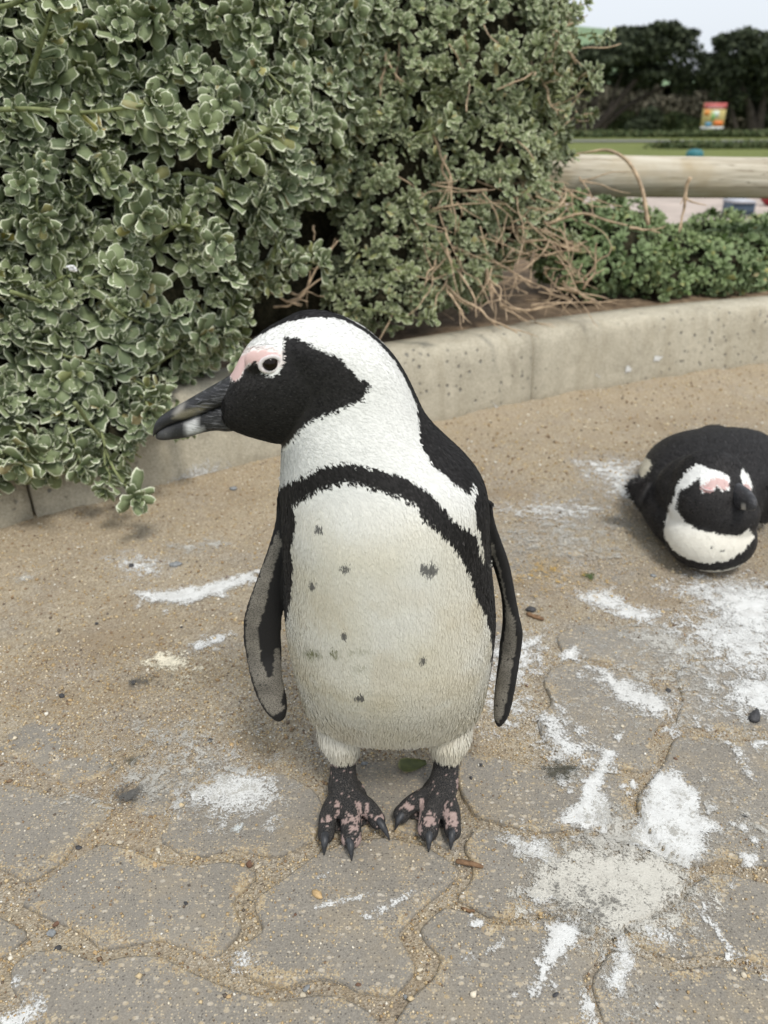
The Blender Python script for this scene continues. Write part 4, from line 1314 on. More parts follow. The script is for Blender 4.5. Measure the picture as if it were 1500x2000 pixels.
# low shrubs along the kerb to the right
def low(px, py, Y, r_, sq): return blob(px, py, Y, r_, sq)
LOW = [([low(1130,475,2.30,.12,(1.2,1,1)), low(1210,500,2.22,.10,(1.3,1,.9)), low(1150,530,2.14,.06,(1.5,1,.9))], 'low green shrub under the log rail where the twigs end'),
       ([low(1290,515,2.36,.12,(1.4,1,.8)), low(1370,525,2.32,.10,(1.4,1,.8)), low(1280,545,2.22,.055,(1.8,1,.9))], 'low grey-green shrub under the middle of the log rail'),
       ([low(1450,510,2.55,.13,(1.4,1,.75)), low(1560,515,2.6,.14,(1.4,1,.8)), low(1440,535,2.36,.06,(1.9,1,.9))], 'low bright green shrub growing over the far end of the kerb'),
       ([low(1400,468,2.9,.12,(1.6,1,.7)), low(1200,452,2.8,.12,(1.5,1,.8)), low(1540,470,3.0,.13,(1.5,1,.7))], 'leafy green shrub beyond the log rail')]
for k, (bl, lab) in enumerate(LOW):
    shrub('low_shrub', bl, 0.034, 0.023, LEAF_L, M['leaf_low'], lab, 60 + k, core=0.82, inner=True, extra=1)

# a fleck of white down caught in the near shrub
fl = MB()
for k in range(14):
    c_ = atY(139, 524, 1.10) + rt.normal(0, 0.003, 3)
    V = I2V[:12] * 0 if False else ICO * rt.uniform(0.002, 0.004) * np.array([1.4, 1, 0.7])
    fl.add(c_ + V, None, ICF)
M['down'] = plain('white_down', (0.78, 0.78, 0.78), 0.9)
fl.build('down_tuft', M['down'], label='small tuft of white down caught among the grey-green leaves', cat='feather')

# ================================================================== LOG RAIL
fence = empty('log_rail', (1.2, 2.5, 0), label='pale round timber rail on posts crossing behind the shrubs', cat='fence')
RA, RB = atY(1060, 343, 2.42), atY(1520, 348, 2.46)
dirr = (RB - RA) / np.linalg.norm(RB - RA)
rad = 0.0570
P = np.array([RA + dirr * s for s in np.linspace(-0.55, 1.6, 60)])
rg = []
for k, p_ in enumerate(P):
    a = np.linspace(0, 2 * math.pi, 28, endpoint=False)
    u = np.array([0, 1, 0.0]); v = np.array([0, 0, 1.0])
    rr = rad * (1 + 0.03 * math.sin(k * 0.13 + 1) + 0.012 * np.sin(a * 3 + k * 0.2) + 0.01 * vnoise(np.column_stack([np.full(28, k * 0.25), np.cos(a) * 2, np.sin(a) * 2]), 1.0, 3))
    # drying crack running along the front face
    ac = -math.pi / 2 - 0.9 + 0.9 + 2.6 + k * 0.012
    crack = np.exp(-((np.angle(np.exp(1j * (a - (math.pi + 0.35 - 0.010 * k)))) / 0.10) ** 2))
    rr = rr * (1 - 0.05 * crack)
    rg.append(p_ + (np.cos(a) * rr)[:, None] * u + (np.sin(a) * rr)[:, None] * v)
mb = MB(); mb.add(*loft_arrays(rg))
mb.build('rail', M['timber'], fence)
for s in (-0.42, 1.35):
    c_ = RA + dirr * s
    mb = MB()
    mb.add(*tube_arrays(np.array([(c_[0], c_[1] + 0.0, z) for z in np.linspace(-0.1, c_[2] - 0.03, 6)]), 0.055, 20))
    mb.build('post', M['timber'], fence)

# ================================================================== FAR BACKGROUND
def strip(name, y0, y1, z, mat, x0=-80, x1=140, **kw):
    return big_sheet(name, x0, x1, y0, y1, z, mat, **kw)
strip('pink_paving', 4.6, 8.6, -0.030, M['pinkpave'], -6, 14, kind='structure')
strip('road', 31.5, 35.0, -0.02, M['asphalt'], kind='structure')

rb = np.random.default_rng(77)
def cards(blobs, n, size, r, flat=0.5, shell=0.55):
    """leaf clumps: small bent quads spread through ellipsoids"""
    V, Q = [], []
    C = [np.array(b[0]) for b in blobs]; S = [np.array(b[1]) for b in blobs]
    w = np.array([np.prod(s) ** (2 / 3) for s in S]); w = w / w.sum()
    ks = r.choice(len(blobs), n, p=w)
    d = r.normal(size=(n, 3)); d /= np.linalg.norm(d, axis=1)[:, None]
    rad = shell + (1 - shell) * r.uniform(0, 1, n) ** 0.5
    lump = 1 + 0.22 * fbm(d * 2.6 + ks[:, None] * 3.3, 1, 5, 3)
    P = np.array(C)[ks] + d * np.array(S)[ks] * (rad * lump)[:, None]
    a = r.normal(size=(n, 3)); a /= np.linalg.norm(a, axis=1)[:, None]
    b = np.cross(a, d + r.normal(0, 0.6, (n, 3))); b /= np.linalg.norm(b, axis=1)[:, None]
    s = size * r.uniform(0.6, 1.5, n)[:, None]
    V = np.stack([P - a * s, P + b * s * 0.5, P + a * s, P - b * s * 0.5], 1).reshape(-1, 3)
    F = np.arange(4 * n).reshape(n, 4)
    return V, F

def tree(px_base, Y, trunks, crown, label, seed, n=9000, size=0.15):
    r = np.random.default_rng(seed)
    b = atY(px_base, 258, Y)
    root = empty('tree', (b[0], b[1], -0.05), label=label, cat='tree', group='dark trees beyond the lawn')
    bl = [(atY(px, py, Y + dy), np.array([rx, rx, rz])) for px, py, dy, rx, rz in crown]
    extra = []
    for c_, s in bl:                                       # uneven smaller lobes round each mass
        for k in range(9):
            d = r.normal(size=3); d /= np.linalg.norm(d); d[2] = abs(d[2]) * 0.9 - 0.25
            q = r.uniform(0.16, 0.40)
            extra.append((c_ + d * s * r.uniform(0.8, 1.15), s * q * np.array([1.3, 1.3, 0.9])))
    V, F = cards([(c_, s * 0.88) for c_, s in bl] + extra, n, size, r, shell=0.35)
    mesh_obj('crown', V, F, M['tree_leaf'], root, smooth=False)
    mb = MB()
    for pts, r0 in trunks:
        P = spline(np.array([atY(px, py, Y + dy) for px, py, dy in pts]), 14)
        P[0][2] = min(P[0][2], -0.05)
        mb.add(*tube_arrays(P, np.linspace(r0, r0 * 0.35, len(P)), 8))
    mb.build('trunk', M['bark'], root)
    return root
tree(1175, 52, [([(1150,262,0),(1190,220,0),(1230,170,0),(1270,130,0)], .32), ([(1140,262,0),(1160,215,0),(1165,170,0),(1180,120,0)], .25), ([(1160,262,0),(1215,215,.5),(1265,185,.5),(1310,165,0)], .22), ([(1130,262,0),(1120,215,0),(1115,170,0),(1110,120,0)], .18), ([(1175,262,0),(1185,225,0),(1200,180,0),(1215,140,0)], .14)],
     [(1250,95,0,2.0,1.2),(1180,115,0,1.7,1.0),(1320,105,0,1.6,1.5),(1105,125,0,1.5,1.0),(1300,62,0,1.3,0.6),(1225,72,0,1.2,0.55),(1070,110,0,1.2,.8),(1340,160,0,1.1,.9),(1250,150,1,1.7,0.8),(1150,160,1,1.2,.8)],
     'wide dark evergreen tree with several leaning trunks beyond the lawn', 31, 19000)
tree(1440, 50, [([(1470,262,0),(1465,215,0),(1450,170,0),(1440,120,0)], .3), ([(1480,262,0),(1490,200,0),(1500,150,0),(1510,100,0)], .28), ([(1440,262,0),(1430,220,0),(1425,180,0),(1420,140,0)], .14)],
     [(1440,115,0,1.6,1.5),(1500,130,0,1.9,1.9),(1410,150,0,1.0,1.3),(1450,75,0,1.1,.6),(1560,100,0,2.2,1.8),(1500,200,1,1.4,1.6),(1440,190,.5,1.0,1.1)],
     'tall dark evergreen tree standing behind the coloured sign board', 32, 17000)
tree(1620, 54, [([(1640,262,0),(1640,200,0),(1630,120,0),(1620,60,0)], .3)],
     [(1620,90,0,2.2,2.0),(1700,120,0,2.2,2.0),(1640,180,0,2.0,1.6)], 'dark evergreen tree at the end of the row beyond the lawn', 33, 7000)
tree(980, 55, [([(980,262,0),(985,200,0),(990,150,0),(990,100,0)], .3)],
     [(990,120,0,2.2,1.8),(900,130,0,2.2,1.6),(820,130,0,2.0,1.5)], 'dark evergreen tree mostly hidden behind the twiggy shrub', 34, 6000)

def hedge(name, label, blobs, n, size, mat, seed, cat='bush', group=None):
    r = np.random.default_rng(seed)
    V, F = cards(blobs, n, size, r, shell=0.4)
    c0 = np.mean([b[0] for b in blobs], axis=0)
    root = empty(name, (c0[0], c0[1], -0.05), label=label, cat=cat, group=group)
    mesh_obj('foliage', V, F, mat, root, smooth=False)
    mb = MB()
    for b in blobs:
        P = np.array([(b[0][0], b[0][1], z) for z in np.linspace(-0.06, b[0][2] + 0.2 * b[1][2], 4)])
        mb.add(*tube_arrays(P, 0.05 * b[1][0], 6))
    mb.build('stems', M['bark'], root)
    return root
Bk = lambda px, py, Y, rx, rz: (atY(px, py, Y), np.array([rx, rx * 0.6, rz]))
hedge('scrub_bush', 'grey leafless scrub under the dark trees left of the sign', [Bk(1290,225,60,1.8,1.3), Bk(1340,215,61,1.6,1.3), Bk(1110,215,60,2.0,1.6), Bk(1180,215,61,2.0,1.5), Bk(1240,200,62,2.0,1.8)], 8000, .16, M['scrub'], 41)
hedge('scrub_bush', 'grey leafless scrub behind the coloured sign', [Bk(1430,225,58,1.6,1.4), Bk(1490,215,58,1.8,1.6), Bk(1560,215,58,2.0,1.6), Bk(1390,180,62,1.4,2.2)], 7000, .16, M['scrub'], 42)
hedge('green_bush', 'round green bush beneath the wide dark tree', [Bk(1270,235,50,.75,.75), Bk(1245,245,49,.7,.4)], 1800, .12, M['tree_leaf'], 43)
hedge('green_bush', 'light green bushes beside the sign legs', [Bk(1320,240,52,.9,.6), Bk(1350,245,51,.9,.4), Bk(1300,242,53,.7,.5)], 2200, .12, M['hedge_leaf'], 44)
hedge('green_bush', 'light green bush seen through the tree trunks', [Bk(1210,235,56,1.0,.7), Bk(1390,160,64,1.0,1.2)], 1800, .13, M['hedge_leaf'], 45)
hedge('clipped_hedge', 'long low green hedge along the near edge of the road', [Bk(px, 284, 24, 1.0, .13) for px in range(1330, 1660, 45)], 3500, .06, M['hedge_leaf'], 46, 'hedge')
hedge('clipped_hedge', 'long low hedge along the far edge of the road under the trees', [Bk(px, 262, 42, 1.5, .20) for px in range(980, 1660, 45)], 6000, .09, M['hedge_leaf'], 47, 'hedge')

# hill beyond
hx = np.linspace(-160, 260, 60); hy = np.linspace(150, 320, 14)
X, Y = np.meshgrid(hx, hy)
hz = 19 * np.exp(-((X - 42) / 26) ** 2) * np.exp(-((Y - 200) / 50) ** 2) + 9 * np.exp(-((X + 60) / 90) ** 2 - ((Y - 240) / 60) ** 2) - 0.5
V = np.column_stack([X.ravel(), Y.ravel(), hz.ravel()])
i = np.arange(X.size).reshape(X.shape)
F = np.stack([i[:-1, :-1], i[:-1, 1:], i[1:, 1:], i[1:, :-1]], -1).reshape(-1, 4)
mesh_obj('hill', V, F, M['hill'], kind='structure')

# sign board: red head, yellow field, coloured pictures
SY = 44.0
c_tl, c_br = atY(1376, 201, SY), atY(1412, 252, SY)
sx0, sx1, sz1, sz0 = c_tl[0], c_br[0], c_tl[2], c_br[2]
sign = empty('sign_board', ((sx0 + sx1) / 2, SY, -0.05), label='red and yellow poster sign on two legs beside the road', cat='sign')
def flat(col, name, rough=0.5):
    return plain(name, col, rough, vary=0.05)
mb = MB(); mb.add(*box_arrays(sx0, sx1, SY, SY + 0.05, sz0, sz1)); board = mb.build('board', flat((0.58, 0.48, 0.20), 'sign_yellow'), sign, smooth=False)
W, Hh = sx1 - sx0, sz1 - sz0
def patch(u0, u1, v0, v1, col, nm, k):
    mb = MB(); mb.add(*box_arrays(sx0 + u0 * W, sx0 + u1 * W, SY - 0.004 * k, SY + 0.01, sz0 + v0 * Hh, sz0 + v1 * Hh))
    mb.build('printed_panel', flat(col, nm), board, smooth=False)
patch(0.0, 1.0, 0.76, 1.0, (0.50, 0.13, 0.12), 'sign_red', 1)
patch(0.15, 0.85, 0.80, 0.84, (0.75, 0.45, 0.45), 'sign_pale_red', 2)
patch(0.0, 1.0, 0.0, 0.09, (0.75, 0.75, 0.76), 'sign_white', 1)
patch(0.55, 0.95, 0.12, 0.32, (0.72, 0.20, 0.05), 'sign_orange', 2)
patch(0.18, 0.45, 0.09, 0.26, (0.10, 0.27, 0.40), 'sign_blue', 3)
patch(0.45, 0.72, 0.44, 0.70, (0.62, 0.70, 0.62), 'sign_grey', 1)
patch(0.40, 0.55, 0.34, 0.60, (0.22, 0.42, 0.14), 'sign_green', 2)
patch(0.06, 0.30, 0.52, 0.74, (0.74, 0.30, 0.08), 'sign_amber', 2)
for u in (0.12, 0.88):
    mb = MB(); mb.add(*box_arrays(sx0 + u * W - 0.04, sx0 + u * W + 0.04, SY + 0.05, SY + 0.12, -0.06, sz1 - 0.1))
    mb.build('leg', M['bark'], sign, smooth=False)

# teal bin, blue box and red bag beyond the rail
bpos = atY(1357, 300, 13.0)
mt = flat((0.04, 0.17, 0.19), 'teal_paint'); mw = flat((0.72, 0.74, 0.72), 'white_paint')
bin_ = empty('litter_bin', (bpos[0], 13.0, -0.05), label='white litter bin with a teal hood on the lawn', cat='bin')
mb = MB(); mb.add(*tube_arrays(np.array([(bpos[0], 13.0, z) for z in (-0.06, 0.2, bpos[2] - 0.04)]), [0.10, 0.105, 0.11], 20)); mb.build('drum', mw, bin_)
top = bpos[2]
rings = []
for z, r_ in ((top - 0.06, .125), (top - 0.02, .13), (top + 0.03, .12), (top + 0.055, .08), (top + 0.065, .02)):
    a = np.linspace(0, 2 * math.pi, 20, endpoint=False)
    rings.append(np.column_stack([bpos[0] + r_ * np.cos(a), 13.0 + r_ * np.sin(a), np.full(20, z)]))
mb = MB(); mb.add(*loft_arrays(rings)); mb.build('hood', mt, bin_)
g1 = ground(1440, 418, -0.03)
box_ = empty('storage_box', (g1[0], g1[1], -0.03), label='blue-grey box with a pale lid on the pink paving', cat='box')
hw = 0.5 * 42 / 1500 * g1[1] / 1.07
mb = MB(); mb.add(*box_arrays(g1[0] - hw, g1[0] + hw, g1[1] - 0.1, g1[1] + 0.1, -0.03, 0.055)); mb.build('tub', flat((0.07, 0.10, 0.14), 'blue_grey_plastic'), box_, smooth=False)
mb = MB(); mb.add(*box_arrays(g1[0] - hw * 1.06, g1[0] + hw * 0.9, g1[1] - 0.115, g1[1] + 0.11, 0.055, 0.075)); mb.build('lid', flat((0.45, 0.46, 0.50), 'pale_plastic'), box_, smooth=False)
g2 = ground(1506, 402, -0.03)
bag = empty('bag', (g2[0], g2[1], -0.03), label='dark red bag lying on the pink paving past the rail', cat='bag')
V = I2V * (1 + 0.15 * vnoise(I2V, 2, 9)[:, None]) * np.array([0.10, 0.08, 0.085])
mesh_obj('sack', V + np.array([g2[0], g2[1], 0.045]), I2F, flat((0.28, 0.03, 0.035), 'red_cloth'), bag)
mb = MB(); a = np.linspace(0, math.pi, 12)
mb.add(*tube_arrays(np.column_stack([g2[0] + 0.05 * np.cos(a), np.full(12, g2[1] - 0.02), 0.11 + 0.06 * np.sin(a)]), 0.008, 6)); mb.build('handle', flat((0.2, 0.02, 0.03), 'red_strap'), bag)

# ================================================================== PENGUINS
from mathutils.bvhtree import BVHTree
from mathutils.kdtree import KDTree

def sring(c_, u, v, n=40, e=2.0):
    a = np.linspace(0, 2 * math.pi, n, endpoint=False)
    ca, sa = np.cos(a), np.sin(a)
    f = lambda q: np.sign(q) * np.abs(q) ** (2.0 / e)
    return np.asarray(c_) + f(ca)[:, None] * np.asarray(u) + f(sa)[:, None] * np.asarray(v)

def resample(rows, m):
    return spline(np.array(rows, float), m)

def ellipsoid(c_, r_):
    return np.asarray(c_) + I3V * np.asarray(r_), None, I3F
def ico3():
    V, F = [tuple(v) for v in I2V], []
    cache = {}
    def mid(a, b):
        k = (min(a, b), max(a, b))
        if k not in cache:
            m = np.array(V[a]) + np.array(V[b]); m /= np.linalg.norm(m); V.append(tuple(m)); cache[k] = len(V) - 1
        return cache[k]
    for a, b, c_ in I2F:
        ab, bc, ca = mid(a, b), mid(b, c_), mid(c_, a)
        F += [(a, ab, ca), (b, bc, ab), (c_, ca, bc), (ab, bc, ca)]
    return np.array(V), np.array(F)
I3V, I3F = ico3()

def fuse(arrs, voxel, smooth_it):
    """one continuous skin from overlapping closed shapes"""
    mb = MB()
    for a in arrs: mb.add(*a)
    me = mb.mesh('tmp')
    o = bpy.data.objects.new('tmp', me)
    COL.objects.link(o)
    m = o.modifiers.new('r', 'REMESH'); m.mode = 'VOXEL'; m.voxel_size = voxel; m.use_smooth_shade = True
    s = o.modifiers.new('s', 'SMOOTH'); s.factor = 0.5; s.iterations = smooth_it
    dg = bpy.context.evaluated_depsgraph_get()
    ev = o.evaluated_get(dg)
    out = bpy.data.meshes.new_from_object(ev)
    bpy.data.objects.remove(o); bpy.data.meshes.remove(me)
    out.polygons.foreach_set('use_smooth', np.ones(len(out.polygons), bool))
    return out

def mesh_np(me):
    V = np.empty(len(me.vertices) * 3, np.float32); me.vertices.foreach_get('co', V)
    N = np.empty(len(me.vertices) * 3, np.float32); me.vertices.foreach_get('normal', N)
    me.calc_loop_triangles()
    T = np.empty(len(me.loop_triangles) * 3, np.int32); me.loop_triangles.foreach_get('vertices', T)
    return V.reshape(-1, 3).astype(float), N.reshape(-1, 3).astype(float), T.reshape(-1, 3)

def feathers(V, N, T, Cv, skin, n, flow, length, width, lift, r, shag=None):
    """small overlapping feather blades rooted on the skin"""
    a, b, c_ = V[T[:, 0]], V[T[:, 1]], V[T[:, 2]]
    ar = np.linalg.norm(np.cross(b - a, c_ - a), axis=1)
    ar[(skin[T] > 0.25).any(1)] = 0
    k = r.choice(len(T), n, p=ar / ar.sum())
    w1 = r.uniform(0, 1, n); w2 = r.uniform(0, 1, n)
    sw = w1 + w2 > 1; w1[sw] = 1 - w1[sw]; w2[sw] = 1 - w2[sw]
    w0 = 1 - w1 - w2
    P = a[k] * w0[:, None] + b[k] * w1[:, None] + c_[k] * w2[:, None]
    Nn = N[T[k, 0]] * w0[:, None] + N[T[k, 1]] * w1[:, None] + N[T[k, 2]] * w2[:, None]
    Nn /= np.linalg.norm(Nn, axis=1)[:, None]
    pick = np.where(w0 > np.maximum(w1, w2), 0, np.where(w1 > w2, 1, 2))
    C = Cv[T[k, pick]]
    D = flow(P)
    D = D + r.normal(0, 0.16, D.shape)
    D -= Nn * (D * Nn).sum(1)[:, None]
    D /= np.linalg.norm(D, axis=1)[:, None] + 1e-9
    S = np.cross(Nn, D)
    L = length(P) * r.uniform(0.65, 1.25, n)
    Wd = width(P) * r.uniform(0.7, 1.2, n)
    lf = lift(P) * r.uniform(0.3, 1.6, n)
    D2 = D + Nn * lf[:, None]
    D2 /= np.linalg.norm(D2, axis=1)[:, None]
    root = P - Nn * 0.0003
    tip = P + D2 * L[:, None] - Nn * (L * lf * 0.15)[:, None]
    mid = P + D2 * (0.55 * L)[:, None] + Nn * (L * 0.03)[:, None]
    Vv = np.stack([root, mid - S * Wd[:, None] * 0.5, tip, mid + S * Wd[:, None] * 0.5], 1).reshape(-1, 3)
    F = np.arange(4 * n).reshape(n, 4)
    dark = C.mean(1, keepdims=True) < 0.05
    NN[0] = Nn
    cj = C * np.where(dark, np.exp(r.normal(0.05, 0.42, (n, 1))), 1 + r.normal(0, 0.022, (n, 1)))
    return Vv, F, np.clip(np.repeat(cj, 4, axis=0), 0.002, 0.95)

NN = [None]
def soft_normals(me, blend=0.18, jit=0.03):
    """shade the feather blades mostly like the body under them"""
    n = len(me.polygons)
    fn = np.empty(n * 3, np.float32); me.polygons.foreach_get('normal', fn); fn = fn.reshape(-1, 3)
    B = NN[0]
    fn = fn * np.sign((fn * B).sum(1))[:, None]
    q = B + blend * fn + np.random.default_rng(3).normal(0, jit, B.shape)
    q /= np.linalg.norm(q, axis=1)[:, None]
    me.normals_split_custom_set_from_vertices(np.repeat(q, 4, axis=0).tolist())

# ---- skin/plumage materials
t = NT('plumage_skin', 0.62, 0.28)
p = t.pos()
col = t.attr('pcol')
sk = t.attr('skin', 'Fac')
# small scale pattern: flippers (skin about 0.5) have rows of tiny scale feathers, feet (1.0) have polygonal scutes
row = t.wave(t.mapping(p, (1, 1, 1), (0.5, 0.5, 0.4)), 330, 5.0, 2.5, 'Z')
cell = t.voro(p, 640, 'Distance', 'DISTANCE_TO_EDGE')
edge = t.ramp(cell, [(0.02, 1.0), (0.10, 0.0)])
isfoot = t.ramp(sk, [(0.7, 0.0), (0.8, 1.0)])
isflip = t.math('MULTIPLY', t.ramp(sk, [(0.3, 0.0), (0.4, 1.0)]), t.math('SUBTRACT', 1.0, isfoot))
c1 = t.mix(t.math('MULTIPLY', isflip, t.ramp(t.voro(p, 760), [(0.2, 0.6), (0.6, 0.0)])), col, (0.014, 0.014, 0.015))
c1 = t.mix(t.math('MULTIPLY', isflip, t.ramp(row, [(0.30, 0.4), (0.75, 0.0)])), c1, (0.012, 0.012, 0.013))
c1 = t.mix(t.math('MULTIPLY', t.math('MULTIPLY', isfoot, edge), 0.32), c1, (0.26, 0.23, 0.20))
t.color(c1)
hh = t.math('ADD', t.math('MULTIPLY', t.math('MULTIPLY', cell, isfoot), 8.0), t.math('MULTIPLY', t.math('MULTIPLY', row, isflip), 0.5))
hh = t.math('ADD', hh, t.math('MULTIPLY', t.noise(p, 900, 2), 0.4))
t.bump(hh, 0.6, 0.0008)
M['skin'] = t.m
t = NT('feather_blades', 0.62, 0.22)
t.color(t.attr('pcol'))
t.b.inputs['Sheen Weight'].default_value = 0.06
t.b.inputs['Sheen Roughness'].default_value = 0.4
M['feather'] = t.m
t = NT('bill_horn', 0.5, 0.35)
p = t.pos()
col = t.attr('pcol')
rid = t.noise(t.mapping(p, (90, 90, 520), (0, R(-27), 0)), 1.0, 4, 0.6)
msk = t.attr('skin', 'Fac')
c1 = t.mix(t.math('MULTIPLY', t.ramp(rid, [(0.52, 0.0), (0.66, 0.75)]), msk), col, (0.15, 0.15, 0.16))
c1 = t.mix(t.ramp(t.noise(p, 420, 4, 0.75), [(0.58, 0.0), (0.75, 0.35)]), c1, (0.22, 0.21, 0.20))
t.color(c1)
t.bump(t.math('ADD', t.math('MULTIPLY', rid, t.math('ADD', msk, 0.1)), t.math('MULTIPLY', t.noise(p, 600, 3), 0.3)), 0.8, 0.0016)
M['bill'] = t.m
t = NT('claw_horn', 0.45, 0.4)
t.color(t.ramp(t.noise(t.pos(), 250, 3), [(0.3, (0.018, 0.019, 0.021)), (0.7, (0.05, 0.052, 0.057))]))
t.bump(t.noise(t.pos(), 400, 3), 0.3, 0.0006)
M['claw'] = t.m
t = NT('eye_wet', 0.10, 0.2)
t.color(t.ramp(t.noise(t.pos(), 500), [(0.3, (0.006, 0.004, 0.003)), (0.7, (0.014, 0.009, 0.006))]))
M['eye'] = t.m
t = NT('eye_rim_skin', 0.6, 0.3)
t.color(t.ramp(t.noise(t.pos(), 300), [(0.3, (0.62, 0.55, 0.55)), (0.7, (0.74, 0.70, 0.70))]))
t.bump(t.noise(t.pos(), 900), 0.4, 0.0004)
M['eyerim'] = t.m
t = NT('eyelid_pink', 0.6, 0.3)
t.color(t.ramp(t.noise(t.pos(), 300), [(0.3, (0.50, 0.26, 0.25)), (0.7, (0.62, 0.42, 0.40))]))
M['eyelid'] = t.m

BLACK = np.array([0.0165, 0.0152, 0.0152]); WHITE = np.array([0.80, 0.80, 0.775])
CREAM = np.array([0.70, 0.65, 0.525]); PINK = np.array([0.64, 0.45, 0.425]); PALESK = np.array([0.36, 0.33, 0.28])

# ------------------------------------------------------------ the standing penguin
YH = 0.553       # plane of the turned head
def torso_slices():
    rows = [  # py, left, right, depth of centre, half depth
        (1412,668,872,.592,.018),(1404,634,905,.590,.034),(1386,608,930,.587,.049),(1352,592,943,.583,.061),(1300,577,955,.578,.073),(1250,566,962,.576,.080),(1200,559,966,.575,.083),
        (1150,556,963,.574,.085),(1100,556,958,.573,.086),(1050,554,954,.571,.085),(1000,550,954,.569,.083),(960,549,950,.568,.080),
        (930,549,938,.567,.076),(900,550,914,.566,.071),(870,551,882,.565,.066),(840,552,852,.563,.060),(810,552,830,.561,.054),
        (780,548,816,.559,.048),(750,542,802,.557,.0435),(720,534,786,.555,.0405),(690,530,764,.553,.0375),(662,536,735,.552,.034),(640,556,706,.552,.028),(622,590,668,.552,.018)]
    return resample(rows, 70)
def slice_ring(row, n=48, e=2.15):
    py, L, Rr, Y, b = row
    c_ = atY((L + Rr) / 2, py, Y)
    t_ = Y / ray((L + Rr) / 2, py)[1]
    return sring(c_, (0.5 * (Rr - L) / 1500 * t_, 0, 0), (0, b, 0), n, e)
S1 = [loft_arrays([slice_ring(r_) for r_ in torso_slices()])]
# head, beak base to nape
HR = resample([(438,788,46,.0125),(452,784,53,.0175),(478,766,84,.0235),(510,755,106,.029),(545,749,121,.0325),(590,738,130,.035),(640,738,128,.036),(690,742,112,.0355),(735,752,86,.032),(775,765,50,.022)], 26)
rings = []
for x, y, hh_, hd in HR:
    c_ = atY(x, y, YH)
    t_ = YH / ray(x, y)[1]
    upv = atY(x, y - hh_, YH) - c_
    rings.append(sring(c_, upv, (0, hd, 0), 40, 2.1))
S1.append(loft_arrays(rings))
# brow swelling over the eye
S1.append(ellipsoid(atY(520, 705, YH - 0.022), (0.016, 0.008, 0.012)))
# flippers
def flipper(rows, th, angdeg):
    rr = resample(rows, 40)
    out = []
    for py, L, Rr, Y in rr:
        c_ = atY((L + Rr) / 2, py, Y)
        t_ = Y / ray((L + Rr) / 2, py)[1]
        w = max(0.0015, 0.5 * (Rr - L) / 1500 * t_ / math.cos(R(angdeg)))
        u = np.array([math.cos(R(angdeg)), math.sin(R(angdeg)), 0]) * w
        v = np.array([-math.sin(R(angdeg)), math.cos(R(angdeg)), 0]) * min(th, w * 0.8)
        out.append(sring(c_, u, v, 28, 1.8))
    return loft_arrays(out)
FLL = flipper([(930,548,590,.590),(980,541,588,.588),(1020,537,585,.586),(1060,526,578,.583),(1100,512,570,.580),(1150,493,562,.577),(1200,477,553,.575),(1240,476,549,.574),(1280,481,551,.573),(1320,489,551,.566),(1360,503,559,.564),(1388,519,561,.563),(1402,533,557,.563),(1408,541,549,.563)], 0.0055, 12)
FLR = flipper([(970,900,958,.585),(1010,915,964,.585),(1045,938,975,.585),(1075,952,986,.584),(1110,965,996,.583),(1160,979,1005,.581),(1200,983,1013,.580),(1230,982,1019,.579),(1270,977,1015,.578),(1310,973,1009,.572),(1350,968,1002,.570),(1390,965,993,.568),(1410,967,983,.568),(1420,971,977,.568)], 0.0055, -38)
S1 += [FLL, FLR]
# thighs, feet
def thigh(a, b, c_, r0, r1):
    P = spline(np.array([a, b, c_]), 12)
    return tube_arrays(P, np.interp(np.linspace(0, 1, 12), [0, .5, .8, 1], [r0, .0215, .0165, r1]), 20)
S1.append(thigh(atY(664,1385,.572), atY(667,1435,.567), atY(671,1476,.563), .025, .0132))
S1.append(thigh(atY(876,1385,.572), atY(875,1435,.567), atY(874,1476,.563), .025, .0132))
FT = []
def foot(ankle, toes, web):
    A0 = atY(*ankle[0], .567); A1 = ground(*ankle[1], 0.024); A2 = ground(*ankle[2], 0.015)
    FT.append(tube_arrays(spline(np.array([A0, A1, A2]), 10), [.0128,.0128,.0128,.0132,.014,.0148,.0155,.0155,.015,.014], 16))
    ends = []
    for (px, py, r0, r1, mx, my) in toes:
        e = ground(px, py, 0.0095); m = ground(mx, my, 0.016)
        FT.append(tube_arrays(spline(np.array([A2 * 0.6 + A1 * 0.4, m, e]), 12), np.linspace(r0, r1, 12), 14))
        FT.append(ellipsoid(e, (r1 * 1.02, r1 * 1.25, r1 * 0.92)))
        ends.append((m, e))
    for (a, b) in ((0, 1), (1, 2)):                      # webs
        (m0, e0), (m1, e1) = ends[a], ends[b]
        q0 = A2; q1 = e0 * 0.85 + m0 * 0.15; q2 = e1 * 0.85 + m1 * 0.15
        rings = []
        for u in np.linspace(0.05, 0.93, 8):
            p0, p1 = q0 * (1 - u) + q1 * u, q0 * (1 - u) + q2 * u
            mid = (p0 + p1) / 2 + np.array([0, 0.006 * u, 0])
            cc = spline(np.array([p0, mid, p1]), 9)
            zt, zb = 0.0085 - 0.004 * u, 0.002
            top = cc.copy(); top[:, 2] = zt; bot = cc[::-1].copy(); bot[:, 2] = zb
            rings.append(np.concatenate([top, bot]))
        FT.append(loft_arrays(rings))
    FT.append(tube_arrays(spline(np.array([A1, A1 + web[0], A1 + web[1]]), 8), np.linspace(.008, .004, 8), 10))   # small inner toe
foot([(671,1474),(670,1522),(672,1558)], [(637,1628,.0098,.0082,644,1585),(686,1634,.0110,.0100,683,1590),(737,1602,.0095,.0080,717,1576)], [np.array([.014,.0,-.010]), np.array([.022,-.012,-.016])])
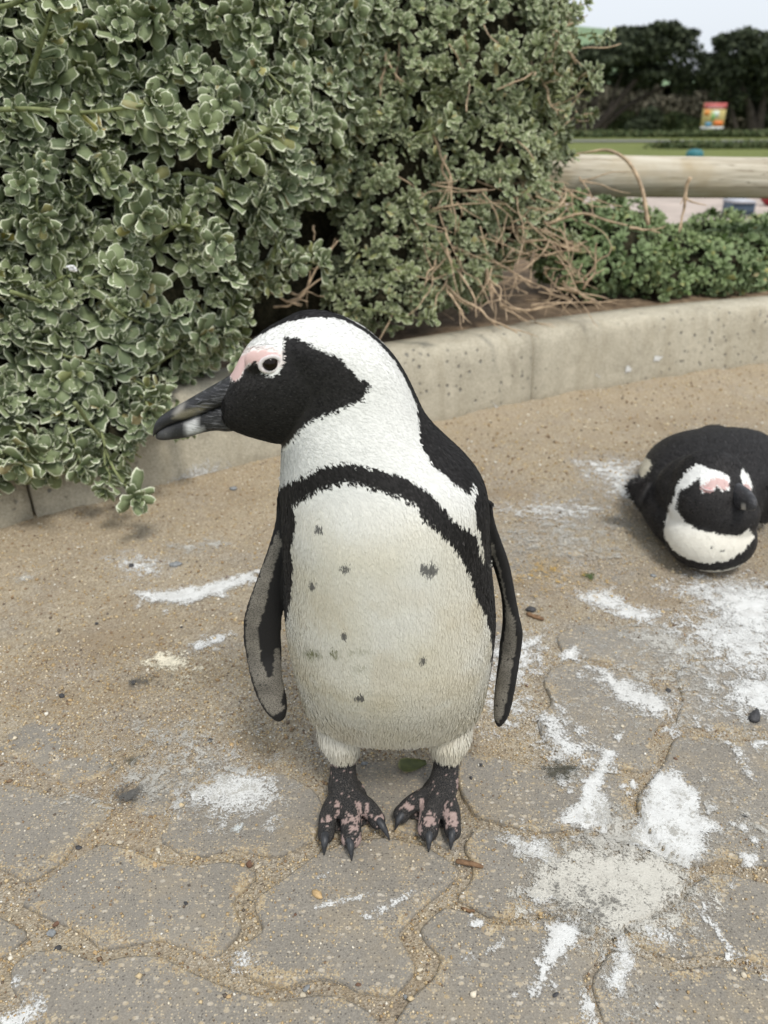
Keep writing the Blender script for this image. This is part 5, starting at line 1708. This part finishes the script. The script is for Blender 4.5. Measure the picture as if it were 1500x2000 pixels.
foot([(873,1474),(868,1520),(860,1552)], [(784,1590,.0095,.0080,808,1568),(836,1620,.0110,.0100,842,1582),(884,1622,.0098,.0082,880,1580)], [np.array([-.014,.0,-.010]), np.array([-.022,-.010,-.016])])
S1 += FT
body1 = fuse(S1, 0.0018, 5)
V1, N1, T1 = mesh_np(body1)

def kd_of(arrs):
    P = np.concatenate([a[0] for a in arrs])
    # thicken the sampling along quads
    Q = np.concatenate([np.concatenate([a[0][np.array(a[1])].mean(1)]) for a in arrs if a[1] is not None and len(a[1])])
    P = np.concatenate([P, Q])
    kd = KDTree(len(P))
    for i_, p_ in enumerate(P): kd.insert(p_, i_)
    kd.balance()
    return kd
def kd_dist(kd, P): return np.array([kd.find(p_)[2] for p_ in P])

BACK1 = [(430,735),(447,735),(452,712),(460,694),(480,674),(505,657),(535,640),(565,628),(600,621),(640,619),(670,625),(700,640),(740,670),(770,705),(790,740),(803,768),(812,790),(816,820),(820,870),(840,905),(870,930),(900,950),(913,964),(925,942),(931,960),(922,982),(927,1005),(937,1040),(945,1075),(950,1095),(1100,1095),(1100,560),(430,560)]
BAND1 = [(500,948),(550,944),(590,928),(620,912),(665,900),(700,905),(750,920),(800,936),(840,960),(860,985),(880,1005),(910,1026),(931,1043),(940,1082),(950,1096),(1100,1096),(1100,1430),(945,1395),(952,1350),(959,1300),(961,1262),(957,1229),(948,1199),(931,1164),(918,1125),(905,1090),(883,1060),(853,1030),(827,1013),(815,987),(780,970),(735,955),(710,943),(675,938),(640,946),(600,965),(572,984),(577,1012),(575,1036),(566,1062),(572,1108),(568,1160),(560,1205),(545,1215),(500,1215)]
FACE1 = [(553,657),(575,660),(600,672),(640,690),(665,700),(680,722),(700,740),(720,745),(715,765),(705,783),(690,786),(660,800),(630,810),(600,825),(580,845),(562,868),(549,878),(500,900),(430,880),(380,850),(425,725),(450,744),(462,744),(470,738),(476,724),(486,713),(497,708),(505,718),(512,732),(527,738),(545,728),(552,710),(552,690),(551,672)]
PINK1 = [(448,722),(455,706),(470,696),(490,688),(515,684),(540,690),(550,698),(545,706),(510,716),(497,706),(485,711),(475,722),(468,738),(460,744),(449,737)]
SPOTS1 = [(622,1030,9,6),(675,1103,12,7),(610,1137,7,8),(838,1107,18,12),(673,1233,7,7),(827,1283,7,8),(702,1356,11,5)]
FLPALE_L = [(541,1040),(550,1062),(530,1130),(516,1190),(504,1230),(510,1290),(524,1325),(533,1320),(536,1270),(545,1262),(550,1290),(556,1345),(548,1372),(557,1384),(530,1399),(505,1362),(486,1300),(479,1240),(481,1200),(494,1160),(515,1100)]
FLPALE_R = [(950,1040),(962,1060),(979,1120),(991,1180),(1006,1215),(1008,1262),(998,1320),(987,1380),(974,1413),(963,1400),(968,1340),(980,1280),(987,1230),(987,1180),(975,1120),(957,1072)]
FPINK = [(640,1600,14,15),(688,1606,22,20),(742,1595,20,9),(702,1645,18,22),(702,1578,7,22),(716,1592,7,28),(652,1494,14,7),(690,1489,14,4),(714,1536,9,12),
         (840,1600,18,16),(795,1578,16,9),(824,1575,7,28),(872,1590,6,30),(886,1600,12,20),(816,1612,8,26),(882,1490,14,5),(894,1528,4,16),(668,1645,6,18),(660,1575,5,22)]

def pattern1(P, flip, feet):
    P = P.copy()
    head = P[:, 2] > atY(560, 905, YH)[2]
    far = head & (P[:, 1] > YH)
    Q = P.copy(); Q[far, 1] = 2 * YH - Q[far, 1]
    px, py = proj(Q)
    nz = np.column_stack([vnoise(Q, 330, 1), vnoise(Q, 330, 2)]) + 0.7 * np.column_stack([vnoise(Q, 800, 3), vnoise(Q, 800, 4)])
    amp = np.where(head, 1.6, 4.0)
    x, y = px + nz[:, 0] * amp * 0.6, py + nz[:, 1] * amp
    C = np.tile(WHITE, (len(P), 1))
    low = sstep(940, 1060, py) * (0.55 + 0.35 * vnoise(Q, 35, 8))
    low = np.clip(low + 0.25 * sstep(1150, 1400, py), 0, 1)
    C = C * (1 - low[:, None]) + CREAM * low[:, None]
    warm = (sstep(0.1, 0.6, fbm(Q, 28, 14, 3)) * sstep(1030, 1150, py) * 0.35)[:, None]
    C = C * (1 - warm) + np.array([0.60, 0.52, 0.37]) * warm
    fl = sstep(0.25, 0.6, fbm(Q, 55, 25, 2)) * sstep(1080, 1200, py) * 0.5
    C = C * (1 - fl[:, None]) + np.array([0.78, 0.76, 0.68]) * fl[:, None]
    for sx, sy, rx, ry in SPOTS1:
        d = ((x - sx) / rx) ** 2 + ((y - sy) / ry) ** 2
        k = np.clip((1.1 - d) * 2.5, 0, 0.85)[:, None]
        C = C * (1 - k) + np.array([0.06, 0.06, 0.065]) * k
    for sx, sy, rx, ry, a_ in ((608,1270,20,12,.8), (652,1270,14,10,.75), (700,1265,28,6,.35), (705,1300,14,5,.3)):
        d = ((x - sx) / rx) ** 2 + ((y - sy) / ry) ** 2
        k = (np.clip(1.2 - d, 0, 1) * a_ * (0.35 + 0.65 * (vnoise(Q, 500, 19) > -0.1)))[:, None]
        C = C * (1 - k) + np.array([0.13, 0.135, 0.035]) * k
    blk = inpoly(x, y, BACK1) | inpoly(x, y, BAND1)
    blk |= (~head) & (P[:, 1] > 0.592)
    face = inpoly(x, y, FACE1) & (py < 905)
    C[blk | face] = BLACK
    grey = face & (((px - 490) / 34) ** 2 + ((py - 745) / 16) ** 2 < 1)
    C[grey] = BLACK * 1.5
    pk = inpoly(px + nz[:, 0] * 1.5, py + nz[:, 1] * 1.5, PINK1)
    C[pk] = PINK
    halo = (~pk) & ~(blk | face) & (polydist(px, py, PINK1) > -9) & head
    C[halo] = 0.6 * C[halo] + 0.4 * np.array([0.72, 0.56, 0.52])
    skin = np.zeros(len(P))
    skin[pk] = 0.28
    # flippers
    xf, yf = px + nz[:, 0] * 1.6, py + nz[:, 1] * 2.5
    pale = inpoly(xf, yf, FLPALE_L) | inpoly(xf, yf, FLPALE_R)
    fr = flip & (P[:, 1] < 0.60)
    C[flip] = BLACK
    C[fr & pale] = PALESK * (0.75 + 0.25 * vnoise(Q[fr & pale], 90, 3))[:, None]
    sp = fr & pale & (vnoise(Q, 420, 33) > 0.80)
    C[sp] = BLACK
    skin[flip] = 0.5
    # feet
    C[feet] = np.array([0.019, 0.0195, 0.021])
    f = np.zeros(len(P))
    for sx, sy, rx, ry in FPINK:
        f = np.maximum(f, 1.25 - ((px - sx) / rx) ** 2 - ((py - sy) / ry) ** 2)
    pkf = feet & (f + 0.8 * vnoise(Q, 330, 6) + 0.6 * vnoise(Q, 800, 7) > 0.82)
    C[pkf] = np.array([0.45, 0.33, 0.30])
    skin[feet] = 1.0
    return C, skin

dfl = kd_dist(kd_of([FLL, FLR]), V1)
def torso_in(P):
    """inside or near the torso ellipse at the same height"""
    rows = torso_slices()
    zc = np.array([atY((a[1] + a[2]) / 2, a[0], a[3])[2] for a in rows]); o = np.argsort(zc)
    xc = np.array([atY((a[1] + a[2]) / 2, a[0], a[3])[0] for a in rows])
    wd = np.array([0.5 * (a[2] - a[1]) / 1500 * a[3] / ray((a[1] + a[2]) / 2, a[0])[1] for a in rows])
    f = lambda q: np.interp(P[:, 2], zc[o], q[o])
    return ((P[:, 0] - f(xc)) / f(wd)) ** 2 + ((P[:, 1] - f(rows[:, 3])) / f(rows[:, 4])) ** 2
ti = torso_in(V1)
pxv, pyv = proj(V1)
flip1 = (dfl < 0.004) & (ti > 1.06) & (V1[:, 2] < 0.31)
flip1 |= (dfl < 0.006) & (((pxv < 556) & (pyv > 1130)) | ((pxv > 972) & (pyv > 1080)) | ((pyv > 1300) & (pxv < 569))) | (dfl < 0.003) & (pyv > 1150) & (ti > 1.0)
dft = kd_dist(kd_of(FT), V1[V1[:, 2] < 0.06]); feet1 = np.zeros(len(V1), bool)
lowi = np.where(V1[:, 2] < 0.06)[0]
feet1[lowi] = (dft < 0.006) & (pyv[lowi] > 1480 + 4 * vnoise(V1[lowi], 200, 3)) & (V1[lowi, 2] < 0.056)
C1, K1 = pattern1(V1, flip1, feet1)
add_color(body1, 'pcol', C1); add_float(body1, 'skin', K1)
body1.materials.clear()
pen1 = empty('penguin', (atY(770,1540,.55)[0], .55, 0.0), label='standing penguin with its head turned to show its profile', cat='penguin')
body1.name = 'body'
link('body', body1, pen1, M['skin'])

def flow1(P):
    d = np.tile(np.array([0.0, -0.1, -1.0]), (len(P), 1))
    bb = atY(450, 780, YH)
    h = P - bb
    h /= np.linalg.norm(h, axis=1)[:, None] + 1e-6
    w = sstep(0.335, 0.385, P[:, 2])[:, None]
    nape = np.column_stack([np.full(len(P), 0.5), np.zeros(len(P)), np.full(len(P), -0.8)])
    hw = sstep(0.03, 0.10, np.linalg.norm(P - bb, axis=1))[:, None]
    hd = h * (1 - hw * 0.6) + nape * hw * 0.6
    return d * (1 - w) + hd * w
def len1(P):
    z = P[:, 2]
    return np.interp(z, [0.03, 0.055, 0.075, 0.10, 0.15, 0.28, 0.36, 0.42, 0.5], [0.005, 0.009, 0.012, 0.012, 0.0075, 0.0058, 0.0048, 0.0034, 0.0032])
def wid1(P): return np.interp(P[:, 2], [0.05, 0.3, 0.42], [0.0014, 0.0017, 0.0011])
def lift1(P): return np.interp(P[:, 2], [0.05, 0.12, 0.16, 0.3, 0.42], [0.24, 0.16, 0.07, 0.05, 0.06])
rf = np.random.default_rng(99)
fv, ff, fc = feathers(V1, N1, T1, C1, K1, 160000, flow1, len1, wid1, lift1, rf)
me = np_mesh('plumage', fv, ff, smooth=True); add_color(me, 'pcol', fc); soft_normals(me)
link('plumage', me, pen1, M['feather'], kind='stuff')

bvh1 = BVHTree.FromPolygons([tuple(v) for v in V1], [tuple(int(q) for q in f_) for f_ in T1])
def hit(bvh, px, py):
    d = ray(px, py); d = d / np.linalg.norm(d)
    h_ = bvh.ray_cast(Vector(CAMP), Vector(d))
    return np.array(h_[0]), np.array(h_[1])

# bill
def bill_part(rows, parent, name, e, colf):
    rr = resample(rows, 40)
    rg = []
    for x, yt, yb, hd in rr:
        ym = (yt + yb) / 2
        c_ = atY(x, ym, YH)
        upv = atY(x, yt, YH) - c_
        rg.append(sring(c_, upv, (0, max(hd, .0006), 0), 28, e))
    mb = MB(); mb.add(*loft_arrays(rg))
    me = mb.mesh(name)
    V = np.concatenate(mb.v)
    V2 = V.copy(); f_ = V2[:, 1] > YH; V2[f_, 1] = 2 * YH - V2[f_, 1]
    px, py = proj(V2)
    C, k = colf(px, py, V2)
    add_color(me, 'pcol', C); add_float(me, 'skin', k)
    return link(name, me, parent, M['bill'])
def bcol(px, py, V):
    C = np.tile(np.array([0.022, 0.022, 0.024]), (len(px), 1))
    def blend(poly, col, soft, a_=1.0):
        k = (np.clip(0.5 + polydist(px, py, poly) / soft, 0, 1) * a_)[:, None]
        return C * (1 - k) + np.array(col) * k
    C = blend([(338,808),(350,790),(362,785),(358,800),(345,815)], (0.36, 0.34, 0.30), 9, .7)
    C = blend([(335,818),(355,803),(385,795),(410,790),(392,806),(362,818)], (0.24, 0.215, 0.15), 7, .7)
    C = blend([(362,828),(385,815),(388,838),(398,838),(388,846),(366,850)], (0.60, 0.60, 0.60), 11, 1.0)
    C = blend([(310,838),(335,838),(330,856),(310,855)], (0.10, 0.10, 0.105), 14, .7)
    k = sstep(345, 395, px)
    return C, k
bill = bill_part([(470,728,780,.0135),(452,732,785,.0135),(440,740,788,.0130),(410,757,800,.0115),(380,774,811,.0102),(350,791,821,.0090),(328,804,830,.0078),(312,815,840,.0062),(304,825,848,.0045),(300,836,853,.0018)], pen1, 'bill', 2.7, bcol)
bill_part([(470,766,838,.0126),(445,778,840,.0122),(425,788,838,.0112),(400,799,842,.0100),(370,811,851,.0089),(340,821,856,.0078),(322,830,858,.0064),(311,838,857,.0048),(305,846,855,.0018)], bill, 'lower_mandible', 2.7, bcol)
h_, n_ = hit(bvh1, 391, 786) if False else (atY(391, 788, YH - 0.0095), None)
mb = MB(); mb.add(*tube_arrays(np.array([atY(384,790,YH-.0096), atY(390,786,YH-.0104), atY(396,781,YH-.0106)]), [.0006, .0012, .0006], 8)); mb.build('nostril', M['claw'], bill)

# eye: wet ball, fleshy rim
hc, hn = hit(bvh1, 528, 711)
hn = hn / np.linalg.norm(hn)
tx = np.cross(np.array([0, 0, 1.0]), hn); tx /= np.linalg.norm(tx); ty = np.cross(hn, tx)
ce = hc - hn * 0.0028
eye = mesh_obj('eye', ce + I3V * 0.0062, I3F, M['eye'], pen1)
a = np.linspace(0, 2 * math.pi, 41)[:-1]
tilt = R(20)
ex, ey = 0.0072, 0.0049
loop = np.array([hc + hn * (0.0005 - 0.0009 * abs(math.cos(q))) + (tx * math.cos(tilt) + ty * math.sin(tilt)) * math.cos(q) * ex + (-tx * math.sin(tilt) + ty * math.cos(tilt)) * math.sin(q) * ey for q in a])
rings = []
for k in range(len(loop)):
    T_ = loop[(k + 1) % len(loop)] - loop[k - 1]; T_ /= np.linalg.norm(T_)
    o_ = loop[k] - hc; o_ -= T_ * o_.dot(T_); o_ /= np.linalg.norm(o_)
    b_ = np.cross(T_, o_)
    q = np.linspace(0, 2 * math.pi, 12, endpoint=False)
    rings.append(loop[k] + np.cos(q)[:, None] * o_ * 0.0017 + np.sin(q)[:, None] * b_ * 0.0012)
Vr, Qr, _ = loft_arrays(rings + [rings[0]], cap=False)
mb = MB(); mb.add(Vr, Qr); mb.build('eye_rim', M['eyerim'], eye)

# claws
def claw(b, e, parent, r0=0.0043):
    B = ground(*b, 0.0125); E_ = ground(*e, 0.0022)
    m = (B + E_) / 2 + np.array([0, -0.001, 0.0038])
    P = spline(np.array([B + (B - m) * 0.4 - np.array([0, 0, .002]), B, m, E_]), 12)
    mb = MB(); mb.add(*tube_arrays(P, r0 * np.array([.8,.95,1,1.02,1,.96,.9,.8,.68,.52,.35,.12]), 12))
    mb.build('claw', M['claw'], parent)
for b, e in (((635,1632),(633,1670)), ((683,1640),(687,1681)), ((737,1600),(761,1640)), ((787,1588),(771,1621)), ((838,1622),(837,1664)), ((883,1620),(880,1660))):
    claw(b, e, pen1)

# ------------------------------------------------------------ the resting penguin
st = resample([(1.035,.484,.056,.090,.0),(1.07,.502,.088,.106,.0),(1.12,.524,.112,.117,.0),(1.18,.549,.126,.122,.0),(1.26,.583,.128,.116,.0),(1.34,.617,.120,.096,.0),(1.42,.650,.094,.064,.002),(1.49,.680,.056,.038,.004),(1.55,.704,.024,.024,.006)], 30)
S2 = []
rg = []
for y, xc, w, zt, zb in st:
    rg.append(sring((xc, y, (zt + zb) / 2), (w, 0.12 * w, 0), (0, 0, (zt - zb) / 2), 40, 2.25))
S2.append(loft_arrays(rg))
hc2 = atY(1393, 985, 1.012)
S2 += [ellipsoid(hc2 + np.array([0, 0.010, -0.002]), (.061, .062, .062)), ellipsoid(hc2 + np.array([0.012, -0.012, -0.010]), (.050, .048, .044)),
       ellipsoid((hc2[0] + .002, 1.004, .050), (.066, .060, .050)), ellipsoid((hc2[0] + .010, 1.07, .090), (.074, .07, .062)),
       ellipsoid(hc2 + np.array([0.004, 0.030, 0.014]), (.056, .060, .056))]
def flap(side):
    rows = [(936,1234,1262),(946,1220,1270),(962,1226,1278),(984,1239,1286),(1005,1254,1292),(1019,1267,1292)]
    out = []
    for py, L, Rr in resample(rows, 20):
        if side: L, Rr = 2 * 1386 - Rr, 2 * 1386 - L
        c_ = atY((L + Rr) / 2, py, 1.105); t_ = 1.105 / ray(L, py)[1]
        out.append(sring(c_, (0.5 * (Rr - L) / 1500 * t_, 0.006, 0), (0, .006, .002), 20, 1.8))
    return loft_arrays(out)
S2 += [flap(0), flap(1)]
body2 = fuse(S2, 0.0032, 6)
V2, N2, T2 = mesh_np(body2)
W2 = [(1353,913),(1367,908),(1386,917),(1407,922),(1425,934),(1424,958),(1412,960),(1400,950),(1392,962),(1374,962),(1370,945),(1368,931),(1353,946),(1332,957),(1323,978),(1325,997),(1337,1018),(1360,1034),(1407,1044),(1442,1046),(1464,1032),(1474,1048),(1465,1060),(1451,1077),(1418,1096),(1381,1101),(1348,1094),(1318,1077),(1302,1056),(1297,1040),(1300,1020),(1304,1005),(1311,983),(1323,955),(1337,929)]
W2b = [(1446,925),(1452,918),(1463,932),(1472,957),(1460,960),(1450,945)]
W2c = [(1240,900),(1258,892),(1277,904),(1268,925),(1257,936),(1243,918)]
W2d = [(1270,1040),(1285,1052),(1299,1080),(1323,1099),(1360,1112),(1385,1115),(1420,1112),(1455,1100),(1475,1082),(1490,1100),(1470,1140),(1290,1140)]
P2a = [(1369,955),(1383,942),(1402,934),(1421,938),(1423,955),(1414,958),(1402,948),(1394,955),(1390,962),(1378,963)]
P2b = [(1450,948),(1460,945),(1468,958),(1456,964)]
def pattern2(P):
    px, py = proj(P)
    nz = np.column_stack([vnoise(P, 170, 1), vnoise(P, 170, 2)]) * 2.2
    x, y = px + nz[:, 0], py + nz[:, 1]
    C = np.tile(BLACK * 1.05, (len(P), 1))
    fr = P[:, 1] < 1.075
    w = fr & (inpoly(x, y, W2) | inpoly(x, y, W2b) | inpoly(x, y, W2d))
    wc = np.where(sstep(990, 1040, py)[:, None] > 0, WHITE * (1 - 0.6 * sstep(990, 1060, py)[:, None]) + CREAM * 0.6 * sstep(990, 1060, py)[:, None], WHITE)
    C[w] = wc[w]
    w3 = inpoly(x, y, W2c) & (P[:, 1] < 1.25)
    C[w3] = CREAM
    C[fr & (inpoly(px, py, P2a) | inpoly(px, py, P2b))] = PINK * 0.95
    low = P[:, 2] < 0.006
    C[low] = CREAM * 0.7
    for sx, sy in ((1392,1072),(1410,1076)):
        k = fr & ((((x - sx) / 3.5) ** 2 + ((y - sy) / 3) ** 2) < 1)
        C[k] = np.array([0.10, 0.10, 0.09])
    return C, np.zeros(len(P))
C2, K2 = pattern2(V2)
add_color(body2, 'pcol', C2); add_float(body2, 'skin', K2)
body2.materials.clear(); body2.name = 'body'
pen2 = empty('penguin', (.55, 1.2, 0.0), label='resting penguin lying on its belly with its eyes closed', cat='penguin')
link('body', body2, pen2, M['skin'])
def flow2(P):
    d = P - np.array([hc2[0] + .05, 0.94, 0.11])
    d /= np.linalg.norm(d, axis=1)[:, None]
    return d + np.array([0.05, 0.5, 0])
fv, ff, fc = feathers(V2, N2, T2, C2, K2, 52000, flow2, lambda P: np.interp(P[:, 1], [.97, 1.06, 1.2], [.0035, .007, .011]), lambda P: np.full(len(P), .0018), lambda P: np.full(len(P), .10), rf)
me = np_mesh('plumage', fv, ff, smooth=True); add_color(me, 'pcol', fc); soft_normals(me, 0.6, 0.13)
link('plumage', me, pen2, M['feather'], kind='stuff')
bvh2 = BVHTree.FromPolygons([tuple(v) for v in V2], [tuple(int(q) for q in f_) for f_ in T2])
bb, bn = hit(bvh2, 1446, 972)
tip = atY(1475, 990, bb[1] - 0.044)
P = spline(np.array([bb - (tip - bb) * 0.3, bb * 0.6 + tip * 0.4 + np.array([0, 0, .002]), tip]), 16)
rg = []
T_ = np.gradient(P, axis=0); T_ /= np.linalg.norm(T_, axis=1)[:, None]
for k, p_ in enumerate(P):
    sde = np.cross(T_[k], np.array([0, 0, 1.0])); sde /= np.linalg.norm(sde); upv = np.cross(sde, T_[k])
    f_ = np.interp(k / 15, [0, .5, .85, 1], [1, .8, .55, .15])
    rg.append(sring(p_, sde * .0120 * f_, upv * .0185 * f_, 20, 2.1))
mb = MB(); mb.add(*loft_arrays(rg)); me = mb.mesh('bill')
Vb2 = np.concatenate(mb.v); bx, by = proj(Vb2)
Cb = np.tile(np.array([0.036, 0.036, 0.040]), (len(Vb2), 1))
kk = np.clip(1.3 - ((bx - 1452) / 5) ** 2 - ((by - 992) / 10) ** 2, 0, 1)[:, None]
Cb = Cb * (1 - kk) + np.array([.40, .38, .35]) * kk
add_color(me, 'pcol', Cb); add_float(me, 'skin', np.full(len(Vb2), .4))
link('bill', me, pen2, M['bill'])
e1, en = hit(bvh2, 1383, 957)
en /= np.linalg.norm(en)
tx = np.cross(np.array([0, 0, 1.0]), en); tx /= np.linalg.norm(tx); ty = np.cross(en, tx)
mesh_obj('closed_eyelid', e1 - en * 0.002 + (I2V[:, :1] * tx * .0085 + I2V[:, 1:2] * ty * .0045 + I2V[:, 2:] * en * .0042), I2F, M['eyelid'], pen2)
Ps = np.array([e1 + en * .0026 + tx * s * .0075 - ty * (.0008 - .0012 * s * s) for s in np.linspace(-1, 1, 9)])
mb = MB(); mb.add(*tube_arrays(Ps, .0006, 6)); mb.build('lid_slit', M['eyerim'], pen2)

# ================================================================== LITTER ON THE PATH
gl = ground(811, 1494)
zl = float(ground_z(gl[0:1], gl[1:2])[0])
V, F, rim = leaf_template(np.linspace(0, 1, 9), [-1, -.8, -.4, 0, .4, .8, 1], 0.15, 0.05, 0.5, 4)
V = V * np.array([0.036, 0.030, 0.012]); V[:, 1] -= 0.012
ca, sa = math.cos(R(100)), math.sin(R(100))
V = np.column_stack([V[:, 0] * ca - V[:, 1] * sa, V[:, 0] * sa + V[:, 1] * ca, V[:, 2] - V[:, 2].min() + 0.001])
t = NT('fallen_leaf_green', 0.5, 0.35)
t.color(t.mix(t.ramp(t.attr('rim', 'Fac'), [(0.2, 0.0), (0.9, 0.7)]), t.ramp(t.noise(t.pos(), 90, 3), [(0.3, (0.045, 0.055, 0.015)), (0.7, (0.105, 0.12, 0.035))]), (0.25, 0.24, 0.09)))
me = np_mesh('fallen_leaf', V, F); add_float(me, 'rim', rim)
lf = link('fallen_leaf', me, None, t.m, 'oval green fallen leaf lying between the penguin\'s feet', 'leaf')
lf.location = (gl[0], gl[1], zl)
def ground_twig(a, b, rad, lab):
    A, B = ground(*a), ground(*b)
    P = np.array([A * (1 - u) + B * u for u in np.linspace(0, 1, 6)])
    P[1:-1, 0] += rt.normal(0, 0.0015, 4); P[1:-1, 1] += rt.normal(0, 0.0012, 4)
    P[:, 2] = ground_z(P[:, 0], P[:, 1]).max() + rad * 0.8
    mb = MB(); mb.add(*tube_arrays(spline(P, 16), rad * np.array([.5,.8,1,1,1,1,.9,1,1.1,1,1,.9,.9,.8,.7,.4]), 8))
    mb.build('fallen_twig', M['twig2'], label=lab, cat='twig')
M['twig2'] = plain('brown_twig', (0.19, 0.115, 0.065), 0.9, vary=0.4, scale=200)
ground_twig((890,1684), (944,1696), .0024, 'short brown twig in the sandy joint by the right foot')
ground_twig((1028,1200), (1062,1212), .003, 'dark bent twig on the path beside the flipper')
ground_twig((905,1768), (928,1776), .0014, 'thin pale sliver of twig on the sandy joint by the guano')
